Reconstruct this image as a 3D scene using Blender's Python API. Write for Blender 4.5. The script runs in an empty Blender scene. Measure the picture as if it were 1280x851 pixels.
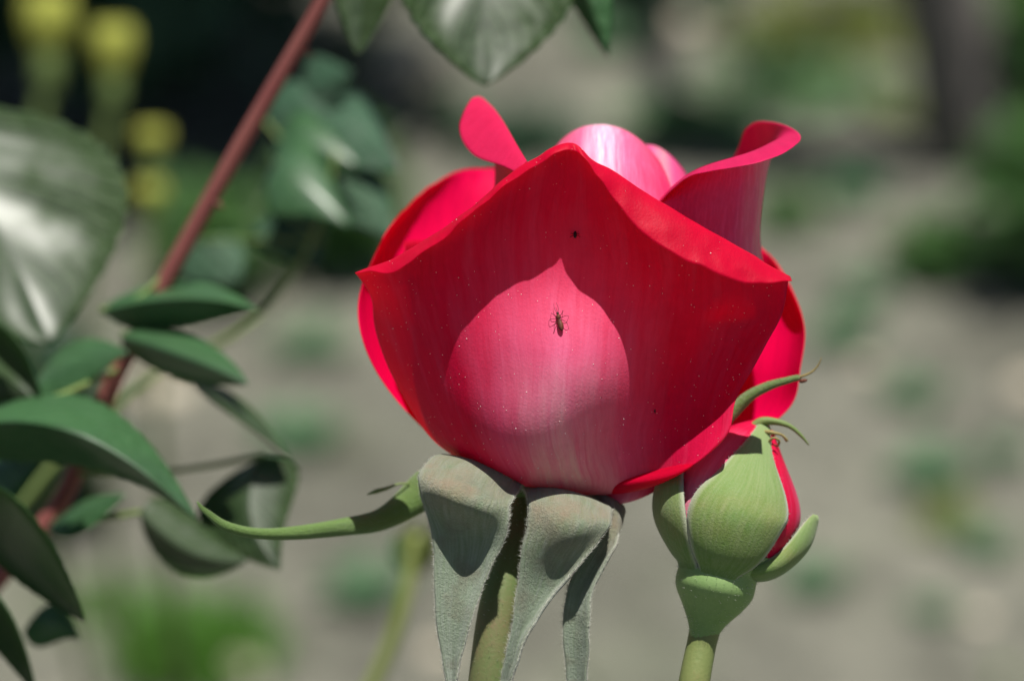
import bpy, math, random
import numpy as np
from mathutils import Vector, Matrix, noise as mnoise

random.seed(7)
rng = np.random.default_rng(7)
R = math.radians
SC = bpy.context.scene
COL = SC.collection

# ------------------------------------------------------------------ camera
PITCH = R(25.0)
CAM = np.array([0.0, 0.0, 0.94])
LENS, SENSOR, FOCUS = 70.0, 23.7, 0.44
S = FOCUS * SENSOR / LENS / 1280.0          # metres per photo pixel in the focus plane
cr = np.array([1.0, 0, 0])
cu = np.array([0, math.sin(PITCH), math.cos(PITCH)])
cf = np.array([0, math.cos(PITCH), -math.sin(PITCH)])
cam_data = bpy.data.cameras.new('camera')
cam = bpy.data.objects.new('camera', cam_data)
COL.objects.link(cam)
cam.location = CAM.tolist()
cam.rotation_euler = (math.pi / 2 - PITCH, 0, 0)
cam_data.lens = LENS
cam_data.sensor_width = SENSOR
cam_data.sensor_fit = 'HORIZONTAL'
cam_data.clip_start = 0.02
cam_data.clip_end = 3000
cam_data.dof.use_dof = True
cam_data.dof.focus_distance = FOCUS - 70 * S
cam_data.dof.aperture_fstop = 6.7
SC.camera = cam

# ------------------------------------------------------------------ sun and sky
SUN_CAM = np.array([0.13, 1.0, -0.45])      # towards the sun: right, up, away from the camera
sd = cr * SUN_CAM[0] + cu * SUN_CAM[1] + cf * SUN_CAM[2]
sd = sd / np.linalg.norm(sd)
SUN_EL = math.asin(sd[2])
SUN_AZ = math.atan2(sd[0], sd[1])           # clockwise from +Y
sun_data = bpy.data.lights.new('sun', 'SUN')
sun_data.energy = 5.0
sun_data.angle = R(0.53)
sun_data.color = (1.0, 0.96, 0.89)
sun = bpy.data.objects.new('sun', sun_data)
COL.objects.link(sun)
sun.rotation_euler = Vector(sd.tolist()).to_track_quat('Z', 'Y').to_euler()
world = bpy.data.worlds.new('World')
SC.world = world
world.use_nodes = True
wn = world.node_tree
sky = wn.nodes.new('ShaderNodeTexSky')
sky.sky_type = 'NISHITA'
sky.sun_disc = False
sky.sun_elevation = SUN_EL
sky.sun_rotation = SUN_AZ
sky.air_density = 1.0
sky.dust_density = 1.6
bg = wn.nodes['Background']
bg.inputs['Strength'].default_value = 0.042
wn.links.new(sky.outputs['Color'], bg.inputs['Color'])

SC.view_settings.view_transform = 'Standard'
SC.view_settings.look = 'None'
SC.view_settings.exposure = 0.36
SC.view_settings.gamma = 1.0
SC.view_settings.use_curve_mapping = False
SC.render.engine = 'CYCLES'
SC.cycles.use_denoising = True
SC.cycles.max_bounces = 16
SC.cycles.diffuse_bounces = 10
SC.cycles.transmission_bounces = 12
SC.cycles.sample_clamp_indirect = 4.0


# ------------------------------------------------------------------ helpers
def P(px, py, z=0.0):
    """A point seen at a photo position, z pixels (of the focus plane) behind the focus plane."""
    d = FOCUS + z * S
    k = d / FOCUS
    return CAM + cr * ((px - 640) * S * k) + cu * (-(py - 425.5) * S * k) + cf * d


def PA(a):
    a = np.asarray(a, float)
    d = FOCUS + a[..., 2:3] * S
    k = d / FOCUS
    return CAM + cr * ((a[..., 0:1] - 640) * S * k) + cu * (-(a[..., 1:2] - 425.5) * S * k) + cf * d


def ground_at(px, py):
    v = cr * ((px - 640) * S) + cu * (-(py - 425.5) * S) + cf * FOCUS
    t = CAM[2] / -v[2]
    return CAM + v * t


def empty(name, loc, label=None, cat=None, group=None):
    o = bpy.data.objects.new(name, None)
    COL.objects.link(o)
    o.location = tuple(float(c) for c in loc)
    o.empty_display_size = 0.02
    tag(o, label, cat, group)
    return o


def tag(o, label=None, cat=None, group=None, kind=None):
    if label: o['label'] = label
    if cat: o['category'] = cat
    if group: o['group'] = group
    if kind: o['kind'] = kind
    return o


def mesh_obj(name, verts, faces, mat, parent=None, smooth=True, attrs=None, uvs=None, root=None):
    verts = np.asarray(verts, float)
    r = parent
    off = np.zeros(3)
    while r is not None:
        off += np.array(r.location)
        r = r.parent
    v = verts - off
    me = bpy.data.meshes.new(name)
    me.from_pydata(v.tolist(), [], [tuple(int(i) for i in f) for f in faces])
    if smooth:
        me.polygons.foreach_set('use_smooth', [True] * len(me.polygons))
    if attrs:
        for k, val in attrs.items():
            a = me.attributes.new(k, 'FLOAT', 'POINT')
            a.data.foreach_set('value', np.asarray(val, np.float32))
    me.materials.append(mat)
    me.update()
    o = bpy.data.objects.new(name, me)
    COL.objects.link(o)
    if parent is not None:
        o.parent = parent
    return o


def spline_matrix(n, m):
    """m x n matrix: natural cubic spline through n uniform knots at m uniform places."""
    if n == 2:
        t = np.linspace(0, 1, m)
        return np.stack([1 - t, t], 1)
    A = np.zeros((n, n)); B = np.zeros((n, n))
    A[0, 0] = A[-1, -1] = 1
    for i in range(1, n - 1):
        A[i, i - 1] = 1; A[i, i] = 4; A[i, i + 1] = 1
        B[i, i - 1] = 6; B[i, i] = -12; B[i, i + 1] = 6
    M = np.linalg.solve(A, B)
    t = np.linspace(0, n - 1, m)
    out = np.zeros((m, n))
    for j, x in enumerate(t):
        i = min(int(x), n - 2); u = x - i
        I0 = np.eye(n)[i]; I1 = np.eye(n)[i + 1]
        out[j] = (1 - u) * I0 + u * I1 + ((1 - u) ** 3 - (1 - u)) / 6 * M[i] + (u ** 3 - u) / 6 * M[i + 1]
    return out


def spline_surface(net, nu, nv):
    net = np.asarray(net, float)                 # rows (v), columns (u), xyz
    return np.einsum('ar,rck,bc->abk', spline_matrix(net.shape[0], nv), net, spline_matrix(net.shape[1], nu))


def grid_normals(g):
    du = np.gradient(g, axis=1); dv = np.gradient(g, axis=0)
    n = np.cross(du, dv)
    l = np.linalg.norm(n, axis=-1, keepdims=True)
    return n / np.maximum(l, 1e-12)


def sheet(name, g, mat, parent, thick=0.00024, outer=1, ruffle=0.0):
    """A grid of points made into a closed sheet of real thickness; attributes side (1 = inner face), pu, pv."""
    nv, nu, _ = g.shape
    n = grid_normals(g)
    if ruffle:
        g = g.copy()
        for j in range(int(nv * 0.6), nv):
            k = ((j / (nv - 1) - 0.6) / 0.4) ** 3
            for i in range(nu):
                p = g[j, i]
                a = mnoise.noise(Vector((p * 150).tolist())) + 0.6 * mnoise.noise(Vector((p * 420).tolist()))
                c = mnoise.noise(Vector((p * 190 + 7).tolist())) + 0.5 * mnoise.noise(Vector((p * 620 + 3).tolist()))
                g[j, i] = p + k * ruffle * (n[j, i] * a + (g[j, i] - g[j - 1, i]) / max(np.linalg.norm(g[j, i] - g[j - 1, i]), 1e-9) * c * 0.6)
        n = grid_normals(g)
    uu, vv = np.meshgrid(np.linspace(0, 1, nu), np.linspace(0, 1, nv))
    edge = np.minimum(1.0, np.minimum.reduce([uu * nu / 2.5, (1 - uu) * nu / 2.5, (1 - vv) * nv / 2.5]) + 0.35)[..., None]
    a = (g + n * thick / 2 * edge).reshape(-1, 3)
    b = (g - n * thick / 2 * edge).reshape(-1, 3)
    N = nu * nv
    faces = []
    for j in range(nv - 1):
        for i in range(nu - 1):
            q = j * nu + i
            faces.append((q, q + 1, q + nu + 1, q + nu))
            faces.append((N + q, N + q + nu, N + q + nu + 1, N + q + 1))
    ring = [i for i in range(nu)] + [j * nu + nu - 1 for j in range(1, nv)] + \
           [(nv - 1) * nu + i for i in range(nu - 2, -1, -1)] + [j * nu for j in range(nv - 2, 0, -1)]
    for k in range(len(ring)):
        p, q = ring[k], ring[(k + 1) % len(ring)]
        faces.append((p, N + p, N + q, q))
    s0, s1 = (0.0, 1.0) if outer > 0 else (1.0, 0.0)
    at = {'side': [s0] * N + [s1] * N, 'pu': np.concatenate([uu.ravel()] * 2), 'pv': np.concatenate([vv.ravel()] * 2)}
    return mesh_obj(name, np.concatenate([a, b]), faces, mat, parent, attrs=at)


def tube_data(path, radii, sides=10, cap=True):
    path = np.asarray(path, float); n = len(path)
    radii = np.broadcast_to(np.asarray(radii, float), (n,))
    t = np.gradient(path, axis=0); t /= np.maximum(np.linalg.norm(t, axis=1, keepdims=True), 1e-12)
    ref = np.array([0.3, -0.9, 0.2]); verts = []
    x = np.cross(t[0], ref); x /= np.linalg.norm(x)
    for i in range(n):
        x = x - t[i] * np.dot(x, t[i]); x /= np.linalg.norm(x)
        y = np.cross(t[i], x)
        for k in range(sides):
            a = 2 * math.pi * k / sides
            verts.append(path[i] + radii[i] * (math.cos(a) * x + math.sin(a) * y))
    faces = []
    for i in range(n - 1):
        for k in range(sides):
            a, b = i * sides + k, i * sides + (k + 1) % sides
            faces.append((a, b, b + sides, a + sides))
    if cap:
        faces.append(tuple(range(sides - 1, -1, -1)))
        faces.append(tuple((n - 1) * sides + k for k in range(sides)))
    return verts, faces


def smooth_path(pts, n, radii=None):
    """Hermite curve through the points with chord-length knots, n places evenly along it."""
    pts = np.asarray(pts, float)
    k = np.concatenate([[0], np.cumsum(np.maximum(np.linalg.norm(np.diff(pts, axis=0), axis=1), 1e-9))])
    d = np.diff(pts, axis=0) / np.diff(k)[:, None]
    h = np.diff(k)
    m = np.zeros_like(pts)
    m[0], m[-1] = d[0], d[-1]
    for i in range(1, len(pts) - 1):
        m[i] = (d[i - 1] * h[i] + d[i] * h[i - 1]) / (h[i] + h[i - 1])
    # even in point index and length, so short detailed stretches keep their samples
    idx = np.linspace(0, len(pts) - 1, n)
    out = []
    for x in idx:
        i = min(int(x), len(pts) - 2); t = x - i
        out.append((2 * t**3 - 3 * t**2 + 1) * pts[i] + (t**3 - 2 * t**2 + t) * h[i] * m[i] + (-2 * t**3 + 3 * t**2) * pts[i + 1] + (t**3 - t**2) * h[i] * m[i + 1])
    return np.array(out)


def tube(name, pts, radii, mat, parent, sides=12, n=24):
    path = smooth_path(pts, n)
    r = np.interp(np.linspace(0, 1, n), np.linspace(0, 1, len(radii)), radii)
    v, f = tube_data(path, r, sides)
    return mesh_obj(name, v, f, mat, parent)


class MB:
    """Collects loose geometry for one mesh."""
    def __init__(s): s.v = []; s.f = []
    def add(s, v, f):
        o = len(s.v); s.v.extend([tuple(map(float, p)) for p in v]); s.f.extend([tuple(i + o for i in q) for q in f])
    def tube(s, pts, radii, sides=6, n=None):
        pts = np.asarray(pts, float)
        if n:
            radii = np.interp(np.linspace(0, 1, n), np.linspace(0, 1, len(radii)), radii); pts = smooth_path(pts, n)
        s.add(*tube_data(pts, radii, sides))
    def build(s, name, mat, parent=None, smooth=True):
        return mesh_obj(name, s.v, s.f, mat, parent, smooth)


def sphere_data(c, ax, nu=12, nv=8, fn=None):
    """Ellipsoid; ax = three axis vectors; fn(t) scales the radius along the first axis."""
    c = np.asarray(c, float); ax = [np.asarray(a, float) for a in ax]
    v = [c - ax[0]]; f = []
    for j in range(1, nv):
        th = math.pi * j / nv
        for i in range(nu):
            ph = 2 * math.pi * i / nu
            k = math.sin(th) * (fn(j / nv) if fn else 1)
            v.append(c - ax[0] * math.cos(th) + k * (ax[1] * math.cos(ph) + ax[2] * math.sin(ph)))
    v.append(c + ax[0])
    for i in range(nu):
        f.append((0, 1 + (i + 1) % nu, 1 + i))
        f.append((len(v) - 1, len(v) - 1 - nu + i, len(v) - 1 - nu + (i + 1) % nu))
    for j in range(nv - 2):
        for i in range(nu):
            a, b = 1 + j * nu + i, 1 + j * nu + (i + 1) % nu
            f.append((a, b, b + nu, a + nu))
    return v, f


# ------------------------------------------------------------------ materials
class NT:
    def __init__(s, name):
        s.m = bpy.data.materials.new(name); s.m.use_nodes = True
        s.t = s.m.node_tree; s.t.nodes.clear()
        s.out = s.n('ShaderNodeOutputMaterial')
    def n(s, typ, **kw):
        nd = s.t.nodes.new(typ)
        for k, v in kw.items():
            if k[0] == '_': setattr(nd, k[1:], v)
            else: nd.inputs[k.replace('__', ' ')].default_value = v
        return nd
    def l(s, a, b): s.t.links.new(a, b)
    def math(s, op, a, b=None, clamp=False):
        nd = s.t.nodes.new('ShaderNodeMath'); nd.operation = op; nd.use_clamp = clamp
        for i, x in enumerate((a, b)):
            if x is None: continue
            if isinstance(x, (int, float)): nd.inputs[i].default_value = x
            else: s.l(x, nd.inputs[i])
        return nd.outputs[0]
    def mix(s, fac, a, b, blend='MIX'):
        nd = s.t.nodes.new('ShaderNodeMix'); nd.data_type = 'RGBA'; nd.blend_type = blend
        if isinstance(fac, (int, float)): nd.inputs[0].default_value = fac
        else: s.l(fac, nd.inputs[0])
        for i, x in ((6, a), (7, b)):
            if isinstance(x, tuple): nd.inputs[i].default_value = (*x, 1) if len(x) == 3 else x
            else: s.l(x, nd.inputs[i])
        return nd.outputs[2]
    def ramp(s, fac, stops):
        nd = s.t.nodes.new('ShaderNodeValToRGB'); e = nd.color_ramp.elements
        while len(e) < len(stops): e.new(0.5)
        for k, (p, c) in enumerate(stops):
            e[k].position = p; e[k].color = (*c, 1) if len(c) == 3 else c
        s.l(fac, nd.inputs[0]); return nd.outputs[0]
    def attr(s, name):
        nd = s.t.nodes.new('ShaderNodeAttribute'); nd.attribute_name = name; return nd.outputs['Fac']
    def noise(s, vec, scale, detail=3, rough=0.55):
        nd = s.n('ShaderNodeTexNoise', Scale=scale, Detail=detail, Roughness=rough)
        s.l(vec, nd.inputs['Vector']); return nd.outputs['Fac']
    def obj(s):
        return s.n('ShaderNodeTexCoord').outputs['Object']
    def comb(s, x, y, z=0.0):
        nd = s.t.nodes.new('ShaderNodeCombineXYZ')
        for i, q in enumerate((x, y, z)):
            if isinstance(q, (int, float)): nd.inputs[i].default_value = q
            else: s.l(q, nd.inputs[i])
        return nd.outputs[0]
    def bump(s, h, strength, dist):
        nd = s.n('ShaderNodeBump', Strength=strength, Distance=dist); s.l(h, nd.inputs['Height']); return nd.outputs[0]
    def surf(s, sh): s.l(sh, s.out.inputs['Surface'])


def petal_material(name, inner_col, outer_col, mid_col, base_col, trans_col, trans=0.33, vein=0.5, sheen=0.06, pale_top=0.78, mid_width=2.6):
    m = NT(name)
    side, u, v = m.attr('side'), m.attr('pu'), m.attr('pv')
    ob = m.obj()
    fan = m.math('SUBTRACT', u, 0.5)
    blot0 = m.noise(ob, 60.0, 2, 0.5)
    # long veins running up the petal: noise in (u, v) stretched along v, spreading from the base
    veins = m.noise(m.comb(m.math('ADD', m.math('MULTIPLY', fan, 25.0), m.math('MULTIPLY', blot0, 0.8)), m.math('MULTIPLY', v, 3.0)), 1.0, 5, 0.6)
    veins2 = m.noise(m.comb(m.math('ADD', m.math('MULTIPLY', fan, 80.0), m.math('MULTIPLY', blot0, 5.0)), m.math('MULTIPLY', v, 9.0)), 1.0, 4, 0.65)
    blot = m.noise(ob, 110.0, 5, 0.65)
    fine = m.noise(ob, 2400.0, 3, 0.65)
    grain = m.noise(ob, 700.0, 4, 0.7)
    af = m.math('ABSOLUTE', fan)
    mid = m.math('SUBTRACT', 1.0, m.math('MULTIPLY', af, mid_width), True)      # paler middle of the reverse; PETAL also fits it to the sunlit patch
    rise = m.math('MULTIPLY', m.math('SUBTRACT', pale_top + 0.22, v, True), 2.4, True)
    mid = m.math('MULTIPLY', mid, rise)
    mid = m.math('ADD', mid, m.math('MULTIPLY', m.math('SUBTRACT', veins, 0.5), 0.5), True)
    claw = m.math('SUBTRACT', 1.0, m.math('MULTIPLY', af, 6.5), True)           # whitish claw and its rays; on PETAL_PALE also a painted highlight
    claw = m.math('MULTIPLY', claw, m.math('MULTIPLY', m.math('SUBTRACT', pale_top - 0.06, v, True), 2.3, True))
    claw = m.math('MULTIPLY', claw, m.math('ADD', 0.25, m.math('MULTIPLY', m.math('SUBTRACT', veins, 0.33, True), 3.4)), True)
    oc = m.mix(m.math('MULTIPLY', mid, 0.9), outer_col, mid_col)
    oc = m.mix(m.math('MULTIPLY', claw, 1.0, True), oc, base_col)
    thread = m.noise(m.comb(m.math('ADD', m.math('MULTIPLY', fan, 130.0), m.math('MULTIPLY', blot0, 9.0)), m.math('MULTIPLY', v, 5.0)), 1.0, 2, 0.5)
    oc = m.mix(m.math('MULTIPLY', m.math('SUBTRACT', thread, 0.52, True), 5.0, True), oc, m.mix(1.0, oc, (0.93, 0.83, 0.87), 'MULTIPLY'))
    oc = m.mix(m.math('MULTIPLY', m.math('SUBTRACT', veins2, 0.45, True), vein * 2.0, True), oc, m.mix(1.0, oc, (1.35, 2.2, 1.9), 'MULTIPLY'))
    oc = m.mix(m.math('MULTIPLY', m.math('SUBTRACT', blot, 0.48, True), 1.8, True), oc, m.mix(1.0, oc, (0.8, 0.68, 0.72), 'MULTIPLY'))
    oc = m.mix(m.math('MULTIPLY', m.math('SUBTRACT', grain, 0.5, True), 1.3, True), oc, m.mix(1.0, oc, (0.84, 0.72, 0.76), 'MULTIPLY'))
    ic = m.mix(m.math('MULTIPLY', m.math('SUBTRACT', veins, 0.4, True), 1.6, True), inner_col, tuple(c * 0.7 for c in inner_col))
    col = m.mix(side, oc, ic)
    h = m.math('ADD', m.math('MULTIPLY', fine, 0.8), m.math('MULTIPLY', veins2, 0.4))
    h = m.math('ADD', h, m.math('MULTIPLY', veins, 1.0))
    h = m.math('ADD', h, m.math('MULTIPLY', grain, 0.35))
    nrm = m.bump(h, 0.32, 0.00022)
    pb = m.n('ShaderNodeBsdfPrincipled', Roughness=0.48)
    pb.inputs['Specular IOR Level'].default_value = 0.10
    pb.inputs['Sheen Weight'].default_value = sheen
    pb.inputs['Sheen Roughness'].default_value = 0.4
    pb.inputs['Sheen Tint'].default_value = (1, 0.75, 0.85, 1)
    m.l(col, pb.inputs['Base Color']); m.l(nrm, pb.inputs['Normal'])
    tr = m.n('ShaderNodeBsdfTranslucent')
    tc = m.mix(m.math('MULTIPLY', m.math('SUBTRACT', veins, 0.42, True), 1.2, True), trans_col, tuple(c * 0.8 for c in trans_col))
    tc = m.mix(m.math('MULTIPLY', m.math('SUBTRACT', blot, 0.48, True), 1.5, True), tc, tuple(c * 0.72 for c in trans_col))
    m.l(tc, tr.inputs['Color'])
    # light already inside the thin tissue mostly passes on; light on its skin mostly reflects
    mx = m.n('ShaderNodeMixShader')
    inside = m.n('ShaderNodeNewGeometry').outputs['Backfacing']
    m.l(m.math('ADD', trans, m.math('MULTIPLY', inside, 0.92 - trans)), mx.inputs['Fac'])
    m.l(pb.outputs[0], mx.inputs[1]); m.l(tr.outputs[0], mx.inputs[2])
    m.surf(mx.outputs[0])
    return m.m


PETAL = petal_material('red_petal', (0.56, 0.002, 0.032), (0.64, 0.007, 0.062), (0.95, 0.25, 0.47), (0.86, 0.68, 0.56), (0.97, 0.002, 0.014), vein=0.3, trans=0.28, pale_top=0.57, mid_width=3.9, sheen=0.0)  # pink reverse kept to the sunlit middle; shaded sides and top painted redder
PETAL_BACK = petal_material('crimson_petal', (0.86, 0.001, 0.085), (0.64, 0.008, 0.05), (0.8, 0.1, 0.2), (0.8, 0.5, 0.4), (0.97, 0.003, 0.03), vein=0.3, trans=0.3, pale_top=0.6, sheen=0.0)
PETAL_ROSE = petal_material('rose_red_petal', (0.58, 0.014, 0.10), (0.64, 0.03, 0.16), (0.76, 0.12, 0.32), (0.7, 0.3, 0.35), (0.95, 0.01, 0.03), vein=0.8, trans=0.2, pale_top=1.2, mid_width=1.6, sheen=0.0)
PETAL_CURL = petal_material('curled_petal', (0.56, 0.012, 0.075), (0.58, 0.014, 0.08), (0.6, 0.05, 0.14), (0.6, 0.06, 0.15), (0.95, 0.01, 0.03), vein=0.3, trans=0.2, pale_top=0.4, sheen=0.0)
PETAL_PALE = petal_material('pink_petal', (0.80, 0.02, 0.09), (0.74, 0.03, 0.14), (0.84, 0.24, 0.44), (0.88, 0.56, 0.70), (0.95, 0.05, 0.12), vein=0.8, sheen=0.15, pale_top=1.7, mid_width=2.3, trans=0.16)  # pale reverse, its near-white middle painting in the sun's highlight


def leaf_material(name, top, under, trans, rough=0.38, spec=0.5, tr=0.3, veins=True, coat=0.0):
    m = NT(name)
    side, u, v = m.attr('side'), m.attr('pu'), m.attr('pv')
    ob = m.obj()
    n1 = m.noise(ob, 70.0, 4, 0.6)
    n2 = m.noise(ob, 900.0, 3, 0.6)
    au = m.math('ABSOLUTE', m.math('SUBTRACT', u, 0.5))
    w = m.n('ShaderNodeTexWave', Scale=1.0, Distortion=1.5, Detail=2)
    w.wave_profile = 'SIN'
    m.l(m.comb(m.math('ADD', m.math('MULTIPLY', v, 3.6), m.math('MULTIPLY', au, -2.6)), 0.0), w.inputs['Vector'])
    vein = m.math('POWER', w.outputs['Fac'], 9.0)
    rib = m.math('SUBTRACT', 1.0, m.math('MULTIPLY', au, 45.0), True)
    vr = m.math('MAXIMUM', m.math('MULTIPLY', vein, 0.5), rib)
    tcol = m.mix(m.math('MULTIPLY', m.math('SUBTRACT', n1, 0.4, True), 2.0, True), top, tuple(c * 0.72 for c in top))
    tcol = m.mix(m.math('MULTIPLY', vr, 0.6), tcol, tuple(min(1, c * 1.7 + 0.02) for c in top))
    ucol = m.mix(m.math('MULTIPLY', vr, 0.5), under, tuple(min(1, c * 1.5 + 0.02) for c in under))
    col = m.mix(side, tcol, ucol)
    h = m.math('ADD', m.math('MULTIPLY', vr, -1.0), m.math('MULTIPLY', n2, 0.25))
    q1 = m.noise(ob, 240.0, 3, 0.5)
    h = m.math('ADD', h, m.math('MULTIPLY', q1, 2.2))
    pb = m.n('ShaderNodeBsdfPrincipled', Roughness=rough)
    pb.inputs['Specular IOR Level'].default_value = spec
    n0 = m.noise(ob, 34.0, 3, 0.55)
    patch = m.math('MULTIPLY', m.math('SUBTRACT', n0, 0.38, True), 8.0, True)
    inner = m.math('MULTIPLY', m.math('SUBTRACT', 0.43, au, True), 6.0, True)
    m.l(m.math('MULTIPLY', m.math('MULTIPLY', patch, inner), coat), pb.inputs['Coat Weight'])
    pb.inputs['Coat Roughness'].default_value = 0.36
    pb.inputs['Coat IOR'].default_value = 1.65
    m.l(col, pb.inputs['Base Color'])
    m.l(m.bump(h, 0.6, 0.0013), pb.inputs['Normal'])
    t = m.n('ShaderNodeBsdfTranslucent', Color=(*trans, 1))
    mx = m.n('ShaderNodeMixShader', Fac=tr)
    m.l(pb.outputs[0], mx.inputs[1]); m.l(t.outputs[0], mx.inputs[2])
    m.surf(mx.outputs[0])
    return m.m


LEAF = leaf_material('glossy_rose_leaf', (0.055, 0.145, 0.055), (0.045, 0.08, 0.03), (0.12, 0.32, 0.03), rough=0.55, spec=0.15, coat=1.0)
LEAF_DULL = leaf_material('garden_leaf', (0.09, 0.21, 0.065), (0.1, 0.2, 0.08), (0.14, 0.30, 0.04), rough=0.5, spec=0.4)
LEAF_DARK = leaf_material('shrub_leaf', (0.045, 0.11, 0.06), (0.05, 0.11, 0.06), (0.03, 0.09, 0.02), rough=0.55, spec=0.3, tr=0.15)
WEED = leaf_material('weed_leaf', (0.15, 0.28, 0.14), (0.10, 0.2, 0.10), (0.2, 0.4, 0.1), rough=0.55, spec=0.3)
WEED_YELLOW = leaf_material('yellow_green_weed_leaf', (0.19, 0.24, 0.06), (0.15, 0.19, 0.06), (0.3, 0.34, 0.05), rough=0.55, spec=0.3)
BLADE = leaf_material('grass_blade', (0.14, 0.32, 0.06), (0.14, 0.3, 0.07), (0.16, 0.36, 0.04), rough=0.5, spec=0.4, tr=0.35)
YELLOW = leaf_material('yellow_flower_petal', (0.66, 0.70, 0.14), (0.62, 0.66, 0.15), (0.6, 0.6, 0.12), rough=0.6, spec=0.2)


def rough_material(name, stops, scale=60.0, rough=0.7, bump=0.5, dist=0.0004, sheen=0.0, sheen_col=(1, 1, 1), fine=1800.0, spec=0.3, trans=None, tr=0.0):
    m = NT(name)
    ob = m.obj()
    n1 = m.noise(ob, scale, 5, 0.6); n2 = m.noise(ob, fine, 3, 0.6)
    col = m.ramp(m.math('ADD', m.math('MULTIPLY', n1, 0.8), m.math('MULTIPLY', n2, 0.2)), stops)
    pb = m.n('ShaderNodeBsdfPrincipled', Roughness=rough)
    pb.inputs['Specular IOR Level'].default_value = spec
    pb.inputs['Sheen Weight'].default_value = sheen
    pb.inputs['Sheen Roughness'].default_value = 0.35
    pb.inputs['Sheen Tint'].default_value = (*sheen_col, 1)
    m.l(col, pb.inputs['Base Color'])
    m.l(m.bump(m.math('ADD', m.math('MULTIPLY', n1, 0.5), n2), bump, dist), pb.inputs['Normal'])
    if trans:
        t = m.n('ShaderNodeBsdfTranslucent', Color=(*trans, 1))
        mx = m.n('ShaderNodeMixShader', Fac=tr)
        m.l(pb.outputs[0], mx.inputs[1]); m.l(t.outputs[0], mx.inputs[2]); m.surf(mx.outputs[0])
    else:
        m.surf(pb.outputs[0])
    return m.m


def sepal_material(name, green, grey, blush, sheen=0.6, blush_at=0.25, blush_amt=0.9, tint=None, grain=1.0):
    """Downy sepal: grey-green with a rosy blush near the base; the inner face is plain green."""
    m = NT(name)
    side, u, v = m.attr('side'), m.attr('pu'), m.attr('pv')
    ob = m.obj()
    n1 = m.noise(ob, 160.0, 4, 0.6); n2 = m.noise(ob, 2600.0, 4, 0.75)
    streak = m.noise(m.comb(m.math('MULTIPLY', u, 26.0), m.math('MULTIPLY', v, 7.0)), 1.0, 4, 0.6)
    col = m.mix(m.math('MULTIPLY', m.math('SUBTRACT', streak, 0.35, True), 1.0 + 1.2 * grain, True), green, grey)
    near = m.math('SUBTRACT', 1.0, m.math('MULTIPLY', m.math('ABSOLUTE', m.math('SUBTRACT', v, blush_at)), 4.2), True)
    near = m.math('MULTIPLY', near, m.math('MULTIPLY', m.math('SUBTRACT', n1, 0.33, True), 3.2, True))
    col = m.mix(m.math('MULTIPLY', near, blush_amt), col, blush)
    col = m.mix(m.math('MULTIPLY', m.math('SUBTRACT', n2, 0.5, True), 1.7 * grain, True), col, (0.55, 0.57, 0.48))
    col = m.mix(m.math('MULTIPLY', m.math('SUBTRACT', v, 0.45, True), 1.1, True), col, grey)
    if tint:
        n3 = m.noise(ob, 210.0, 4, 0.6)
        col = m.mix(m.math('MULTIPLY', m.math('SUBTRACT', n3, 0.49, True), 4.0, True), col, tint)
    ed = m.math('SUBTRACT', m.math('MULTIPLY', m.math('ABSOLUTE', m.math('SUBTRACT', u, 0.5)), 2.0), 0.86, True)
    col = m.mix(m.math('MULTIPLY', ed, 4.0, True), col, (0.62, 0.62, 0.54))
    col = m.mix(side, col, m.mix(0.6, col, green))
    pb = m.n('ShaderNodeBsdfPrincipled', Roughness=0.75)
    pb.inputs['Specular IOR Level'].default_value = 0.25
    pb.inputs['Sheen Weight'].default_value = sheen
    pb.inputs['Sheen Roughness'].default_value = 0.4
    m.l(col, pb.inputs['Base Color'])
    m.l(m.bump(m.math('ADD', n2, m.math('MULTIPLY', streak, 0.8 if grain > 0.5 else 0.2)), 0.8, 0.0005 * grain), pb.inputs['Normal'])
    t = m.n('ShaderNodeBsdfTranslucent', Color=(0.2, 0.4, 0.06, 1))
    mx = m.n('ShaderNodeMixShader', Fac=0.16)
    m.l(pb.outputs[0], mx.inputs[1]); m.l(t.outputs[0], mx.inputs[2]); m.surf(mx.outputs[0])
    return m.m


SEPAL = sepal_material('downy_sepal', (0.19, 0.26, 0.15), (0.55, 0.58, 0.56), (0.52, 0.21, 0.19), sheen=0.35, blush_at=0.3, tint=(0.23, 0.12, 0.14))
SEPAL_GREEN = sepal_material('green_sepal', (0.15, 0.27, 0.06), (0.24, 0.36, 0.13), (0.3, 0.25, 0.1), sheen=0.3, blush_amt=0.3)
BUD_SEPAL = sepal_material('bud_sepal', (0.15, 0.27, 0.06), (0.32, 0.40, 0.19), (0.34, 0.26, 0.10), sheen=0.3, blush_at=0.45, blush_amt=0.35, grain=0.3)
STEM = rough_material('rose_stem', [(0.38, (0.12, 0.18, 0.06)), (0.52, (0.16, 0.165, 0.07)), (0.66, (0.24, 0.13, 0.09))], scale=55, rough=0.5, bump=0.3, dist=0.0002)
BUD_STEM = rough_material('bud_stem', [(0.3, (0.14, 0.2, 0.06)), (0.55, (0.2, 0.23, 0.08)), (0.75, (0.25, 0.17, 0.08))], scale=70, rough=0.5, bump=0.3, dist=0.0002)
HIP = rough_material('green_hip', [(0.3, (0.16, 0.29, 0.08)), (0.7, (0.26, 0.38, 0.15))], scale=120, rough=0.5, bump=0.3, dist=0.0001, fine=2400)
CANE = rough_material('red_cane', [(0.3, (0.19, 0.05, 0.05)), (0.6, (0.25, 0.09, 0.075)), (0.8, (0.16, 0.11, 0.06))], scale=40, rough=0.5, bump=0.3)
FUZZ = rough_material('pale_hair', [(0.3, (0.62, 0.64, 0.56)), (0.7, (0.75, 0.75, 0.68))], rough=0.8, bump=0.0, trans=(0.7, 0.72, 0.62), tr=0.4)
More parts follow.
